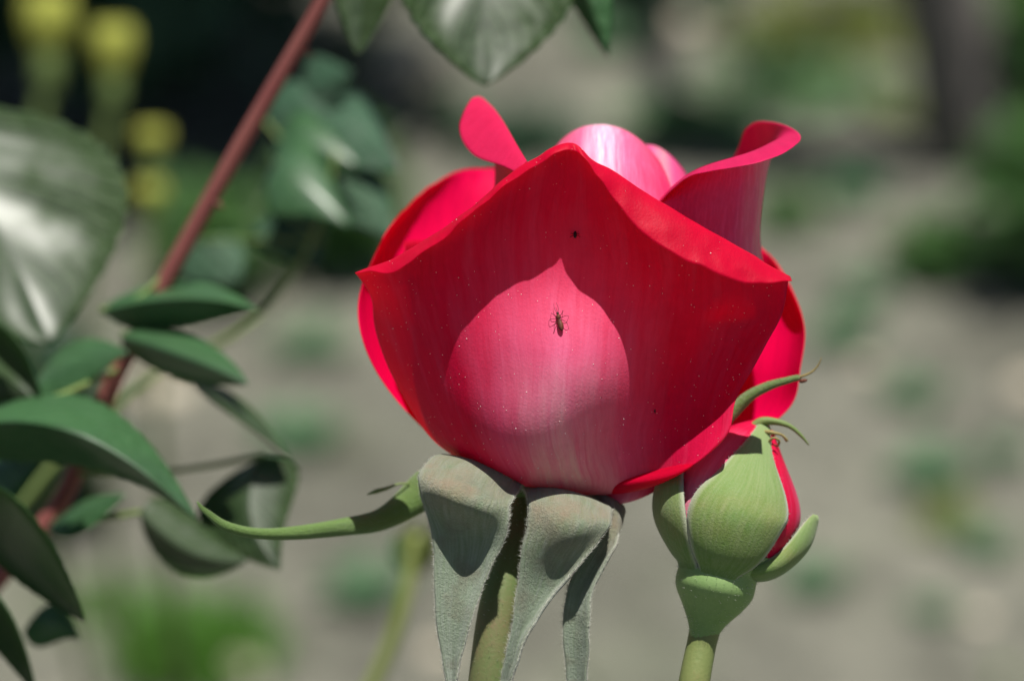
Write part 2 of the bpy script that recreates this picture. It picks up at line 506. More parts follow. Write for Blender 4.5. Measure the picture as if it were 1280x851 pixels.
POLLEN = rough_material('pollen_grain', [(0.3, (0.85, 0.72, 0.68)), (0.7, (0.9, 0.85, 0.8))], rough=0.35, bump=0.0, spec=0.8)
BROWN = rough_material('insect_brown', [(0.3, (0.05, 0.014, 0.010)), (0.7, (0.17, 0.05, 0.025))], scale=1500, rough=0.6, bump=0.4, dist=0.00008, spec=0.25)
BLACK = rough_material('insect_black', [(0.3, (0.012, 0.006, 0.008)), (0.7, (0.03, 0.014, 0.012))], scale=900, rough=0.4, bump=0.2, dist=0.00005)
DRY = rough_material('dry_sepal_tip', [(0.3, (0.22, 0.15, 0.06)), (0.7, (0.30, 0.27, 0.10))], scale=300, rough=0.7)
BARK = rough_material('grey_bark', [(0.3, (0.08, 0.07, 0.065)), (0.55, (0.2, 0.18, 0.165)), (0.75, (0.28, 0.25, 0.23))], scale=28, rough=0.9, bump=1.0, dist=0.006, fine=160)
TWIG = rough_material('twig_bark', [(0.3, (0.05, 0.045, 0.03)), (0.7, (0.1, 0.1, 0.05))], scale=60, rough=0.8)
GREEN_STALK = rough_material('green_stalk', [(0.3, (0.10, 0.17, 0.05)), (0.7, (0.20, 0.26, 0.08))], scale=60, rough=0.6, bump=0.2)
PALE_STALK = rough_material('pale_stalk', [(0.3, (0.26, 0.32, 0.09)), (0.7, (0.36, 0.42, 0.14))], scale=60, rough=0.6, bump=0.2)
STONE = rough_material('pale_stone', [(0.3, (0.46, 0.40, 0.31)), (0.7, (0.60, 0.54, 0.43))], scale=60, rough=0.85, bump=0.6, dist=0.002, fine=500)
DRY_LEAF = rough_material('dry_leaf', [(0.3, (0.34, 0.26, 0.16)), (0.7, (0.48, 0.40, 0.27))], scale=60, rough=0.8, bump=0.4, dist=0.001, fine=400)


def soil_material():
    m = NT('dry_grey_soil')
    ob = m.obj()
    n0 = m.noise(ob, 3.2, 5, 0.6); n1 = m.noise(ob, 16.0, 6, 0.65); n2 = m.noise(ob, 130.0, 5, 0.7); n3 = m.noise(ob, 900.0, 3, 0.6)
    f = m.math('ADD', m.math('MULTIPLY', n0, 0.35), m.math('MULTIPLY', n1, 0.4))
    f = m.math('ADD', f, m.math('MULTIPLY', n2, 0.25))
    col = m.ramp(f, [(0.37, (0.085, 0.084, 0.066)), (0.49, (0.17, 0.17, 0.138)), (0.6, (0.27, 0.265, 0.215))])
    g = m.noise(ob, 5.0, 4, 0.6)
    col = m.mix(m.math('MULTIPLY', m.math('SUBTRACT', g, 0.55, True), 2.2, True), col, (0.13, 0.17, 0.09))
    pb = m.n('ShaderNodeBsdfPrincipled', Roughness=0.95)
    pb.inputs['Specular IOR Level'].default_value = 0.15
    m.l(col, pb.inputs['Base Color'])
    m.l(m.bump(m.math('ADD', m.math('MULTIPLY', n2, 1.0), m.math('MULTIPLY', n3, 0.25)), 0.8, 0.008), pb.inputs['Normal'])
    m.surf(pb.outputs[0])
    return m.m


SOIL = soil_material()

# ------------------------------------------------------------------ ground
def ground_h(x, y):
    return 0.010 * mnoise.noise(Vector((x * 7, y * 7, 0.3))) + 0.006 * mnoise.noise(Vector((x * 22, y * 22, 4.1))) + 0.02 * mnoise.noise(Vector((x * 1.6, y * 1.6, 8.0)))


def axis(lo, hi, step, far):
    a = list(np.arange(lo, hi + 1e-6, step)); s = step; x = a[-1]; y = a[0]; pre = []; post = []
    while x < far:
        s *= 1.45; x += s; post.append(x)
    s = step
    while y > -far:
        s *= 1.45; y -= s; pre.append(y)
    return np.array(pre[::-1] + a + post)


gx, gy = axis(-0.9, 0.9, 0.014, 1500), axis(0.7, 3.6, 0.014, 1500)
gv = []
for yy in gy:
    for xx in gx:
        near = max(0.0, 1 - max(abs(xx) - 2.0, abs(yy - 2) - 3.0, 0) / 6)
        gv.append((xx, yy, ground_h(xx, yy) * near))
nxg = len(gx)
gf = [(j * nxg + i, j * nxg + i + 1, (j + 1) * nxg + i + 1, (j + 1) * nxg + i) for j in range(len(gy) - 1) for i in range(nxg - 1)]
ground = mesh_obj('ground', gv, gf, SOIL)
tag(ground, 'dry grey garden soil behind the rose', 'ground', kind='structure')


def on_ground(px, py):
    g = ground_at(px, py)
    for _ in range(3):
        h = ground_h(g[0], g[1])
        v = g - CAM
        g = CAM + v * ((h - CAM[2]) / v[2])
    return g


# loose soil crumbs and clods
cl = MB()
for _ in range(2600):
    y = rng.uniform(1.0, 3.2); x = rng.uniform(-0.32 * y, 0.32 * y)
    r = 0.0016 + 0.006 * rng.random() ** 4
    a = rng.normal(size=(3, 3)); q, _r = np.linalg.qr(a)
    v, f = sphere_data((x, y, ground_h(x, y) + r * 0.25), [q[0] * r, q[1] * r * 0.8, q[2] * r * 0.7], 5, 4)
    v = [np.asarray(p) + rng.normal(size=3) * r * 0.14 for p in v]
    cl.add(v, f)
tag(cl.build('soil_crumbs', SOIL, smooth=False), 'loose crumbs and clods scattered on the dry soil', 'soil crumbs', kind='stuff')


# ------------------------------------------------------------------ the rose
root_g = ground_at(640, 425)
stem_pts = [P(662, 618, 84), P(641, 690, 38), P(623, 760, 12), P(611, 851, -4), P(600, 1000, 10)]
b = stem_pts[-1]
rose_base = np.array([b[0] - 0.03, b[1] + 0.02, 0.0]); rose_base[2] = ground_h(rose_base[0], rose_base[1]) - 0.005
ROSE = empty('rose', rose_base, 'large open red rose with pink reverse on a green stem in the middle', 'rose')
stem_pts += [b * 0.6 + rose_base * 0.4 + np.array([0.01, 0, 0]), rose_base]
tube('stem', stem_pts, [25 * S, 24 * S, 25 * S, 26 * S, 26 * S, 30 * S, 36 * S], STEM, ROSE, 18, 60)

# front petal -------------------------------------------------------
A = [
    [(648, 606, 70), (655, 608, 66), (662, 609, 62), (668, 610, 60), (676, 610, 58), (684, 610, 58), (692, 610, 60), (700, 608, 64), (708, 606, 70)],
    [(556, 562, 60), (586, 576, 14), (622, 590, -12), (662, 603, -10), (712, 613, 4), (765, 614, 12), (815, 607, -20), (855, 588, -62), (884, 564, -56)],
    [(513, 510, 62), (545, 524, 10), (592, 543, -38), (645, 556, -68), (703, 563, -62), (765, 562, -28), (828, 546, -24), (880, 528, -42), (917, 510, -60)],
    [(486, 460, 58), (522, 466, 6), (574, 474, -42), (637, 481, -76), (702, 486, -92), (770, 484, -68), (838, 472, -27), (898, 456, -22), (938, 466, -52)],
    [(468, 405, 46), (503, 405, 0), (560, 406, -42), (630, 407, -68), (702, 408, -82), (775, 405, -72), (850, 404, -44), (916, 406, -26), (961, 424, -58)],
    [(464, 372, 20), (492, 356, -22), (550, 338, -48), (626, 318, -58), (704, 312, -62), (780, 326, -66), (856, 348, -60), (930, 370, -52), (979, 388, -72)],
    [], [],
]
RIM = [
    [(447, 345, -8), (464, 337, -26), (484, 328, -42), (516, 311, -58), (552, 290, -74), (592, 263, -84), (634, 229, -90), (674, 206, -94), (712, 193.5, -98),
     (737, 208, -98), (768, 220, -96), (806, 243, -96), (848, 267, -96), (886, 289, -92), (924, 310, -86), (956, 330, -80), (986, 349, -72)],
    [(444, 341, -36), (470, 341, -62), (498, 337, -84), (528, 319, -100), (558, 292, -110), (598, 261, -117), (638, 227, -120), (676, 203, -121), (716, 190, -121),
     (739, 210, -125), (764, 244, -127), (796, 284, -134), (838, 315, -140), (878, 334, -138), (915, 348, -132), (952, 354, -120), (990, 352, -100)]]
up9 = spline_matrix(9, 17)
A17 = [list(map(tuple, up9 @ np.array(r_, float))) for r_ in A[:6]] + RIM
gA = PA(spline_surface(A17, 150, 150))
# tiny irregularities of the living petal
for j in range(gA.shape[0]):
    for i in range(gA.shape[1]):
        p = gA[j, i]; q = Vector((p * 60).tolist())
        gA[j, i] = p + cf * (0.0006 * mnoise.noise(q)) + cu * (0.00025 * mnoise.noise(Vector((p * 330).tolist()))) * (j / 150) ** 4
for j in range(105, gA.shape[0]):                 # the pinched crease under the tip
    for i in range(gA.shape[1]):
        u_ = i / (gA.shape[1] - 1) - 0.5
        k = ((j - 105) / 45) ** 1.5
        gA[j, i] += cf * k * (0.0007 * math.exp(-((u_ + 0.012 - 0.02 * k) / 0.011) ** 2) - 0.0004 * math.exp(-((u_ + 0.05) / 0.02) ** 2))
sheet('petal', gA, PETAL, ROSE, 0.00022, 1, 0.00042)

# left rear petal, cupped, inner face towards the camera
B = [
    [(600, 600, 130), (620, 604, 120), (640, 606, 120), (660, 606, 130), (680, 604, 150)],
    [(500, 505, 120), (530, 520, 190), (570, 530, 240), (620, 530, 270), (680, 520, 290)],
    [(455, 430, 100), (480, 430, 190), (530, 430, 250), (590, 430, 290), (660, 430, 310)],
    [(449, 372, 130), (475, 350, 225), (520, 330, 290), (580, 320, 340), (650, 320, 360)],
    [(466, 325, 160), (485, 300, 250), (525, 270, 315), (580, 250, 365), (650, 255, 385)],
    [(479, 298, 160), (505, 262, 255), (548, 226, 330), (592, 211, 385), (650, 215, 415)],
]
sheet('petal', PA(spline_surface(B, 80, 80)), PETAL_BACK, ROSE, 0.00024, -1, 0.0003)

# right rear petal
F = [
    [(700, 606, 150), (720, 606, 135), (745, 606, 125), (760, 604, 125), (780, 600, 130)],
    [(760, 530, 290), (820, 540, 260), (880, 545, 215), (935, 540, 165), (962, 530, 120)],
    [(780, 440, 320), (850, 450, 290), (920, 455, 240), (975, 470, 180), (999, 470, 120)],
    [(790, 360, 370), (860, 370, 340), (930, 375, 285), (985, 395, 215), (1006, 415, 145)],
    [(800, 300, 390), (860, 300, 360), (920, 310, 310), (968, 330, 250), (992, 368, 185)],
    [(800, 270, 410), (860, 270, 380), (915, 285, 330), (955, 316, 275), (975, 340, 225)],
]
sheet('petal', PA(spline_surface(F, 80, 80)), PETAL_BACK, ROSE, 0.00024, -1, 0.0003)

# tall right petal with a rolled rim
E = [
    [(740, 590, 90), (770, 590, 80), (800, 590, 80), (820, 585, 95), (830, 580, 120), (830, 575, 150), (820, 575, 190), (800, 575, 210)],
    [(760, 420, 50), (815, 420, 14), (875, 420, 14), (922, 410, 50), (940, 400, 110), (935, 400, 160), (915, 400, 210), (880, 400, 240)],
    [(792, 310, 56), (842, 310, 30), (895, 310, 30), (936, 312, 56), (950, 308, 105), (945, 300, 165), (930, 300, 215), (900, 300, 245)],
    [(812, 268, 54), (852, 246, 22), (902, 240, 18), (942, 240, 36), (954, 242, 92), (948, 235, 165), (930, 235, 215), (900, 240, 245)],
    [(823, 252, 56), (862, 218, 28), (908, 201, 16), (946, 189, 34), (968, 180, 84), (962, 190, 160), (936, 200, 215), (905, 215, 245)],
    [(825, 254, 40), (858, 223, -20), (908, 211, -46), (962, 199, -44), (1001, 172, 30), (962, 152, 150), (931, 163, 205), (922, 196, 235)],
]
sheet('petal', PA(spline_surface(E, 120, 100)), PETAL_ROSE, ROSE, 0.00022, 1, 0.0002)

# curled tongue petal at upper left of the heart
Cn = [
    [(690, 560, 60), (670, 560, 80), (655, 560, 110), (650, 560, 150), (660, 560, 190)],
    [(668, 330, 20), (640, 330, 60), (625, 330, 110), (622, 330, 165), (630, 330, 215)],
    [(662, 260, 14), (636, 255, 55), (622, 250, 110), (618, 245, 165), (622, 240, 215)],
    [(662, 222, 12), (645, 205, 55), (632, 190, 110), (622, 175, 165), (615, 162, 215)],
    [(658, 203, 2), (643, 180, 45), (628, 156, 100), (614, 135, 155), (604, 124, 205)],
    [(650, 218, -18), (622, 206, 20), (592, 194, 70), (574, 160, 130), (590, 123, 190)],
]
sheet('petal', PA(spline_surface(Cn, 90, 90)), PETAL_CURL, ROSE, 0.00022, 1, 0.0001)

# pale petal folded over the heart
D = [
    [(650, 480, 40), (690, 480, 10), (740, 480, -5), (800, 480, 5), (850, 480, 40)],
    [(655, 330, 50), (700, 330, 15), (750, 330, 0), (805, 330, 12), (850, 330, 50)],
    [(662, 262, 70), (704, 255, 28), (752, 250, 14), (802, 258, 26), (846, 268, 66)],
    [(672, 222, 100), (708, 205, 62), (752, 198, 46), (798, 210, 60), (838, 232, 96)],
    [(682, 200, 140), (712, 176, 110), (753, 165, 98), (796, 180, 108), (830, 212, 138)],
    [(690, 192, 190), (716, 165, 165), (754, 156.5, 152), (792, 170, 160), (822, 200, 182)],
    [(696, 198, 236), (718, 174, 222), (754, 166, 215), (788, 180, 216), (812, 204, 226)],
]
sheet('petal', PA(spline_surface(D, 80, 100)), PETAL_PALE, ROSE, 0.00022, 1, 0.0005)
D2 = [
    [(760, 500, 115), (800, 500, 105), (840, 500, 115), (870, 500, 155)],
    [(770, 320, 135), (810, 320, 117), (848, 320, 125), (872, 320, 165)],
    [(776, 240, 175), (812, 236, 161), (846, 244, 167), (866, 256, 195)],
    [(780, 196, 235), (812, 186, 227), (840, 200, 225), (858, 220, 235)],
    [(784, 196, 285), (812, 190, 281), (836, 202, 277), (852, 220, 275)],
]
sheet('petal', PA(spline_surface(D2, 40, 50)), PETAL_ROSE, ROSE, 0.00026, 1)


def ring_petal(cx, z0, ang, half, rows, mat):
    """A cupped petal around the flower's axis; rows are (height py, radius px)."""
    net = []
    for k, (py, r) in enumerate(rows):
        row = []
        for i in range(7):
            q = (i / 6 * 2 - 1)
            a = ang + half * q
            drop = 26 * abs(q) ** 2.4 * (k / (len(rows) - 1)) ** 2
            row.append((cx + r * math.sin(a), py + drop, z0 - r * math.cos(a)))
        net.append(row)
    return sheet('petal', PA(spline_surface(net, 34, 36)), mat, ROSE, 0.00024, 1)


# the furled heart and the far side of the cup
for i in range(7):
    r = 26 + i * 15
    ring_petal(742, 175, i * 2.399 + 0.4, 1.35 - 0.05 * i, [(600, 16), (500, r * 1.1), (380, r * 1.25), (280, r * 1.05), (226 + i * 7, r * 0.78)], PETAL if i % 2 else PETAL_ROSE)
for a, top in ((2.2, 292), (3.4, 286), (4.3, 300)):
    ring_petal(715, 150, a, 0.72, [(604, 20), (560, 140), (470, 200), (370, 206), (top, 210)], PETAL)
# lowest outer petal, seen under the front one
Gp = [
    [(690, 606, 120), (715, 607, 110), (740, 607, 110), (765, 606, 120)],
    [(715, 620, 70), (755, 630, 44), (800, 622, 30), (838, 600, 44)],
    [(725, 585, 50), (770, 588, 36), (820, 580, 26), (856, 562, 40)],
    [(735, 520, 60), (780, 520, 40), (840, 510, 40), (880, 500, 60)],
]
sheet('petal', PA(spline_surface(Gp, 40, 40)), PETAL, ROSE, 0.00024, 1)

# receptacle
v, f = sphere_data(P(662, 622, 92), [cu * 34 * S, cr * 40 * S, cf * 40 * S], 20, 12)
mesh_obj('receptacle', v, f, HIP, ROSE)


# ------------------------------------------------------------------ sepals
def hairs(g, parent, n, length, name='down', edge_share=0.6, both=False, rad=0.000026):
    """Short pale hairs standing on a sepal, most of them along its margins."""
    nv, nu, _ = g.shape
    nr = grid_normals(g)
    mb = MB()
    for _ in range(n):
        j = int(rng.integers(2, nv - 1))
        w_ = rng.random()
        if rng.random() < edge_share:
            i = 0 if rng.random() < 0.5 else nu - 1
            out = g[j, i] - g[j, 1 if i == 0 else nu - 2]
            out = out / max(np.linalg.norm(out), 1e-9)
            d = out * 0.8 + nr[j, i] * rng.normal() * 0.4 + rng.normal(size=3) * 0.35
        else:
            i = int(rng.integers(0, nu))
            d = nr[j, i] * (1 if (not both or rng.random() < 0.5) else -1) * 0.8 + rng.normal(size=3) * 0.5
        d /= max(np.linalg.norm(d), 1e-9)
        L = length * rng.uniform(0.4, 1.1)
        p = g[j, i] * w_ + g[j - 1, i] * (1 - w_)
        if 0 < i < nu - 1: p = p + (g[j, i + 1] - g[j, i]) * rng.uniform(-0.5, 0.5)
        q = p + d * L
        sd_ = np.cross(d, rng.normal(size=3)); sd_ /= np.linalg.norm(sd_)
        s2 = np.cross(d, sd_)
        mb.add([p + sd_ * rad, p - sd_ * 0.5 * rad + s2 * 0.8 * rad, p - sd_ * 0.5 * rad - s2 * 0.8 * rad, q], [(0, 1, 3), (1, 2, 3), (2, 0, 3)])
    o = mb.build(name, FUZZ, parent)
    o['kind'] = 'stuff'
    return o


def sepal(net, mat, parent, nu=36, nv=70, thick=0.0006, nh=500, hl=0.0007, label=None, outer=1):
    g = PA(spline_surface(net, nu, nv))
    for j in range(nv):
        for i in range(nu):
            p = g[j, i]
            g[j, i] = p + cf * (0.0004 * mnoise.noise(Vector((p * 140).tolist()))) + cr * (0.0002 * mnoise.noise(Vector((p * 420).tolist())))
    o = sheet('sepal', g, mat, parent, thick, outer)
    if label: o['label'] = label
    if nh: hairs(g, o, nh, hl)
    return o


# rows run from the receptacle to the tip; columns from left to right
sepal([
    [(634, 612, 60), (642, 612, 52), (650, 610, 50), (658, 610, 52), (664, 612, 60)],
    [(560, 571, 24), (585, 575, 0), (612, 585, -12), (636, 597, -8), (652, 606, 10)],
    [(534, 578, -6), (558, 588, -40), (592, 602, -50), (622, 614, -44), (648, 614, -20)],
    [(523, 596, -40), (546, 612, -66), (582, 628, -74), (616, 636, -66), (639, 627, -52)],
    [(530, 630, -44), (552, 644, -50), (582, 654, -48), (612, 662, -52), (634, 658, -62)],
    [(541, 680, -44), (560, 688, -40), (582, 696, -32), (604, 700, -40), (621, 694, -56)],
    [(543, 745, -50), (556, 750, -48), (571, 752, -42), (586, 752, -46), (600, 742, -56)],
    [(551, 815, -56), (558, 816, -52), (565, 817, -48), (572, 816, -50), (580, 806, -58)],
    [(560, 862, -58), (562, 864, -56), (564, 865, -54), (566, 864, -55), (569, 860, -58)],
], SEPAL, ROSE, nu=50, nh=2600, label='left sepal folded down with a rosy blush on its shoulder')
sepal([
    [(652, 612, 60), (662, 612, 52), (674, 612, 50), (686, 612, 54), (696, 614, 62)],
    [(656, 612, 14), (684, 612, -10), (712, 616, -16), (738, 624, -6), (758, 632, 20)],
    [(658, 620, -22), (686, 628, -48), (716, 636, -54), (742, 640, -40), (764, 642, -10)],
    [(661, 640, -44), (682, 654, -62), (712, 664, -68), (740, 662, -56), (762, 656, -36)],
    [(654, 680, -50), (670, 690, -54), (692, 698, -50), (716, 698, -48), (742, 684, -50)],
    [(647, 730, -52), (658, 736, -48), (674, 742, -42), (692, 740, -44), (711, 720, -54)],
    [(640, 780, -54), (646, 784, -52), (652, 786, -48), (661, 784, -50), (673, 768, -58)],
    [(630, 830, -56), (634, 832, -54), (638, 832, -52), (643, 830, -54), (649, 817, -60)],
    [(622, 872, -56), (625, 873, -55), (628, 873, -54), (631, 872, -55), (635, 868, -58)],
], SEPAL, ROSE, nu=50, nh=2600, label='right sepal folded down in front of the stem')
sepal([
    [(690, 612, 70), (698, 612, 66), (706, 612, 66), (714, 612, 70), (722, 612, 80)],
    [(738, 624, 50), (748, 622, 36), (758, 622, 30), (768, 626, 36), (776, 632, 50)],
    [(746, 644, 24), (755, 648, 8), (764, 650, 4), (772, 652, 8), (776, 654, 22)],
    [(736, 680, -4), (745, 684, -8), (754, 688, -8), (763, 688, -14), (769, 682, -20)],
    [(714, 724, -14), (722, 728, -14), (730, 732, -14), (738, 732, -22), (745, 726, -30)],
    [(704, 775, -20), (712, 778, -18), (720, 780, -18), (728, 780, -26), (737, 772, -36)],
    [(707, 830, -24), (713, 832, -22), (720, 833, -22), (727, 832, -28), (734, 826, -36)],
    [(714, 900, -24), (718, 901, -22), (722, 902, -22), (726, 901, -24), (730, 898, -28)],
], SEPAL, ROSE, nu=40, nh=2000, label='narrow rear sepal hanging straight down, whitish along its edge')
sepal([
    [(640, 596, 96), (640, 604, 90), (640, 612, 88), (640, 618, 94)],
    [(560, 580, 112), (556, 600, 104), (556, 620, 104), (560, 632, 112)],
    [(521, 591, 126), (524, 608, 116), (530, 626, 114), (534, 637, 122)],
    [(480, 631, 118), (482, 640, 108), (484, 652, 106), (486, 659, 114)],
    [(440, 647, 86), (440, 652, 78), (441, 661, 78), (442, 667, 84)],
    [(378, 658, 44), (378, 662, 38), (378, 668, 38), (378, 672, 44)],
    [(320, 662, 20), (320, 664, 16), (320, 668, 16), (320, 671, 20)],
    [(278, 650, 6), (277, 652, 4), (276, 655, 4), (275, 658, 6)],
    [(247, 626, -2), (246.5, 627, -2), (246, 627.5, -2), (246, 628, -2)],
], SEPAL_GREEN, ROSE, nv=90, thick=0.0007, nh=260, hl=0.0004, label='long thin sepal stretching out to the left with an upturned tip')
# thin lobe on the long sepal
tube('sepal_lobe', [P(512, 604, 118), P(497, 605, 112), P(484, 610, 110), P(470, 614, 108), P(459, 618, 108)], [1.2 * S, 1.4 * S, 2.4 * S, 3.2 * S, 0.8 * S], GREEN_STALK, ROSE, 8, 20)
# sepal rising behind the right edge, with a dried curled tip
sepal([
    [(868, 560, 60), (872, 568, 54), (876, 576, 60)],
    [(905, 515, 60), (909, 522, 54), (913, 530, 60)],
    [(930, 493, 56), (933, 498, 50), (936, 503, 56)],
    [(955, 480, 50), (957, 484, 46), (958, 488, 50)],
    [(980, 474, 45), (981, 476, 43), (982, 478, 45)],
    [(1000, 470, 42), (1000.5, 471, 41), (1001, 472, 42)],
], SEPAL_GREEN, ROSE, nu=14, nv=60, thick=0.0009, nh=120, hl=0.0004, label='thin sepal curling up beside the right rear petal, its tip dried brown')

tube('dry_sepal_tip', [P(994, 472.5, 42), P(1006, 469, 40), P(1016, 464, 38), P(1023, 456, 36), P(1027, 447, 34)], [1.8 * S, 1.8 * S, 1.4 * S, 1.1 * S, 0.4 * S], DRY, ROSE, 8, 24)
# glandular hairs on the stem and pale specks on the petal
hb = MB()
sp = smooth_path(stem_pts[:5], 200)
for _ in range(420):
    k = int(rng.integers(0, 199)); t = sp[k + 1] - sp[k]; t /= np.linalg.norm(t)
    d = np.cross(t, rng.normal(size=3)); d /= np.linalg.norm(d)
    p = sp[k] + d * 24.5 * S; q = p + d * 0.0006 * rng.uniform(0.4, 1.2)
    x = np.cross(d, t) * 0.00003
    hb.add([p + x, p - x, p + t * 0.00004, q], [(0, 1, 3), (1, 2, 3), (2, 0, 3)])
hb.build('stem_hair', FUZZ, ROSE)['kind'] = 'stuff'
pm = MB()
nA = grid_normals(gA)
for _ in range(430):
    j, i = int(rng.integers(12, 149)), int(rng.integers(4, 146))
    r = 0.000035 + 0.00005 * rng.random() ** 3
    p = gA[j, i] + nA[j, i] * (0.00013 if j < 132 or rng.random() < 0.4 else -0.00013) + rng.normal(size=3) * 0.0001 * 0
    v, f = sphere_data(p, [cu * r, cr * r, cf * r], 5, 4)
    pm.add(v, f)
pm.build('pollen', POLLEN, ROSE)['kind'] = 'stuff'


# ------------------------------------------------------------------ the bud
bstem = [P(895, 728, -9), P(885, 770, -8), P(877, 805, -12), P(868, 851, -22), P(856, 950, -20)]
bb = bstem[-1]
bud_base = np.array([bb[0] + 0.015, bb[1] + 0.03, 0.0]); bud_base[2] = ground_h(bud_base[0], bud_base[1]) - 0.005
BUD = empty('rose_bud', bud_base, 'green rose bud with red petals showing between its sepals, right of the open rose', 'rose bud')
bstem += [bb * 0.6 + bud_base * 0.4, bud_base]
tube('stem', bstem, [22 * S, 20 * S, 18.5 * S, 19.5 * S, 21 * S, 26 * S, 32 * S], BUD_STEM, BUD, 16, 60)

AX = np.array([(876, 808, -12), (880, 790, -11), (884, 772, -9), (889, 752, -8), (893, 735, -10), (897, 718, -8), (900, 706, -3), (905, 680, 5), (911, 640, 18), (921, 605, 32), (933, 572, 46), (945, 548, 58), (957, 528, 68)], float)
RAD = np.array([16, 19, 28, 42, 50, 50, 56, 76, 91, 84, 60, 34, 8], float)
AXT = np.linspace(0, 1, 200)
AXP = smooth_path(AX, 200)
AXR = (spline_matrix(len(RAD), 200) @ RAD)


def bud_at(t, ang, k=1.0, add=0.0):
    """A point on the bud: t along the axis, ang from the side facing the camera (positive to the right)."""
    c = np.array([np.interp(t, AXT, AXP[:, q]) for q in range(3)])
    c2 = np.array([np.interp(min(1, t + 0.01), AXT, AXP[:, q]) for q in range(3)]); c1 = np.array([np.interp(max(0, t - 0.01), AXT, AXP[:, q]) for q in range(3)])
    d = c2 - c1; d /= np.linalg.norm(d)
    r = np.interp(t, AXT, AXR) * k + add
    x = np.array([-d[1], d[0], 0]); x = x / np.linalg.norm(x)
    if x[0] < 0: x = -x
    return c + x * (r * math.sin(ang)) + np.array([0, 0, -1.0]) * (r * math.cos(ang))


# hip
def bud_shell(name, t0, t1, k, add, mat, nt=40, na=32):
    v, f = [], []
    for a in range(nt):
        t = t0 + (t1 - t0) * a / (nt - 1)
        for q in range(na):
            v.append(P(*bud_at(t, 2 * math.pi * q / na, k, add)))
    for a in range(nt - 1):
        for q in range(na):
            f.append((a * na + q, a * na + (q + 1) % na, (a + 1) * na + (q + 1) % na, (a + 1) * na + q))
    f.append(tuple(range(na))[::-1]); f.append(tuple((nt - 1) * na + q for q in range(na)))
    return mesh_obj(name, v, f, mat, BUD)


bud_shell('hip', 0.0, 0.56, 1.0, 0.0, HIP)


def bud_patch(name, profile, k, add, mat, nu=24, nv=50, thick=0.0005, outer=1, lift=None):
    """A patch of the bud's skin: profile rows are (t, angle from, angle to[, extra radius])."""
    rows = []
    for pr in profile:
        t, a0, a1 = pr[:3]; ex = pr[3] if len(pr) > 3 else 0
        rows.append([bud_at(t, a0 + (a1 - a0) * i / 6, k, add + ex) for i in range(7)])
    g = PA(spline_surface(rows, nu, nv))
    return sheet(name, g, mat, BUD, thick, outer), g


# furled red petals
for k, (a0, a1, kk) in enumerate(((-1.9, 0.9, 0.93), (0.55, 2.9, 0.96), (2.3, 4.9, 0.90), (-1.0, 1.7, 0.85))):
    bud_patch('petal', [(0.5, a0 + 0.8, a1 - 0.8), (0.6, a0 + 0.2, a1 - 0.2), (0.72, a0, a1), (0.84, a0 + 0.05, a1 - 0.1), (0.93, a0 + 0.3, a1 - 0.4), (0.985, a0 + 0.7, a1 - 0.8)], kk, 0, PETAL)


def bud_sepal(profile, label=None, nh=500, tip=None, add=4):
    o, g = bud_patch('sepal', profile, 1.0, add, BUD_SEPAL)
    if label: o['label'] = label
    hairs(g, o, nh, 0.0005, edge_share=0.55)
    return o, g


bud_sepal([(0.40, -0.5, 0.5, -7), (0.45, -0.52, 0.56, -3.5), (0.5, -0.55, 0.66, -1), (0.56, -0.58, 0.78, 1), (0.64, -0.58, 0.86), (0.70, -0.50, 0.88), (0.76, -0.36, 0.82), (0.83, -0.26, 0.72), (0.90, -0.22, 0.62), (0.96, -0.3, 0.6), (0.995, -0.4, 0.5)],
          'broad sepal facing the camera', 700)
bud_sepal([(0.40, -1.8, -0.55, -7), (0.45, -1.9, -0.56, -3.5), (0.5, -2.0, -0.57, -1), (0.56, -2.1, -0.57, 0), (0.64, -2.1, -0.60), (0.70, -2.0, -0.72), (0.75, -1.85, -0.92), (0.79, -1.7, -1.12), (0.83, -1.6, -1.3)], 'left sepal, rounded and short', 450)
bud_sepal([(0.44, 2.2, 3.4), (0.5, 2.1, 3.9, 4), (0.6, 2.1, 4.0), (0.7, 2.2, 4.0), (0.8, 2.5, 3.8), (0.9, 2.8, 3.6), (0.98, 3.0, 3.4)], None, 100)
# right sepal standing away from the bud like a spoon
gR = PA(spline_surface([
    [(898, 702, -24), (914, 714, -30), (928, 722, -14), (934, 720, 18)],
    [(940, 706, -38), (953, 716, -36), (961, 722, -10), (958, 714, 28)],
    [(973, 690, -26), (984, 700, -24), (991, 704, 2), (986, 694, 30)],
    [(993, 668, -14), (1003, 678, -12), (1010, 682, 6), (1004, 670, 26)],
    [(1008, 650, -2), (1013, 656, -2), (1018, 660, 8), (1015, 650, 18)],
    [(1017, 643, 4), (1019, 644, 4), (1021, 645, 6), (1020, 643, 10)],
], 24, 40))
o = sheet('sepal', gR, BUD_SEPAL, BUD, 0.0008, 1); o['label'] = 'right sepal standing open, with whitish down'
hairs(gR, o, 700, 0.0005, edge_share=0.4)
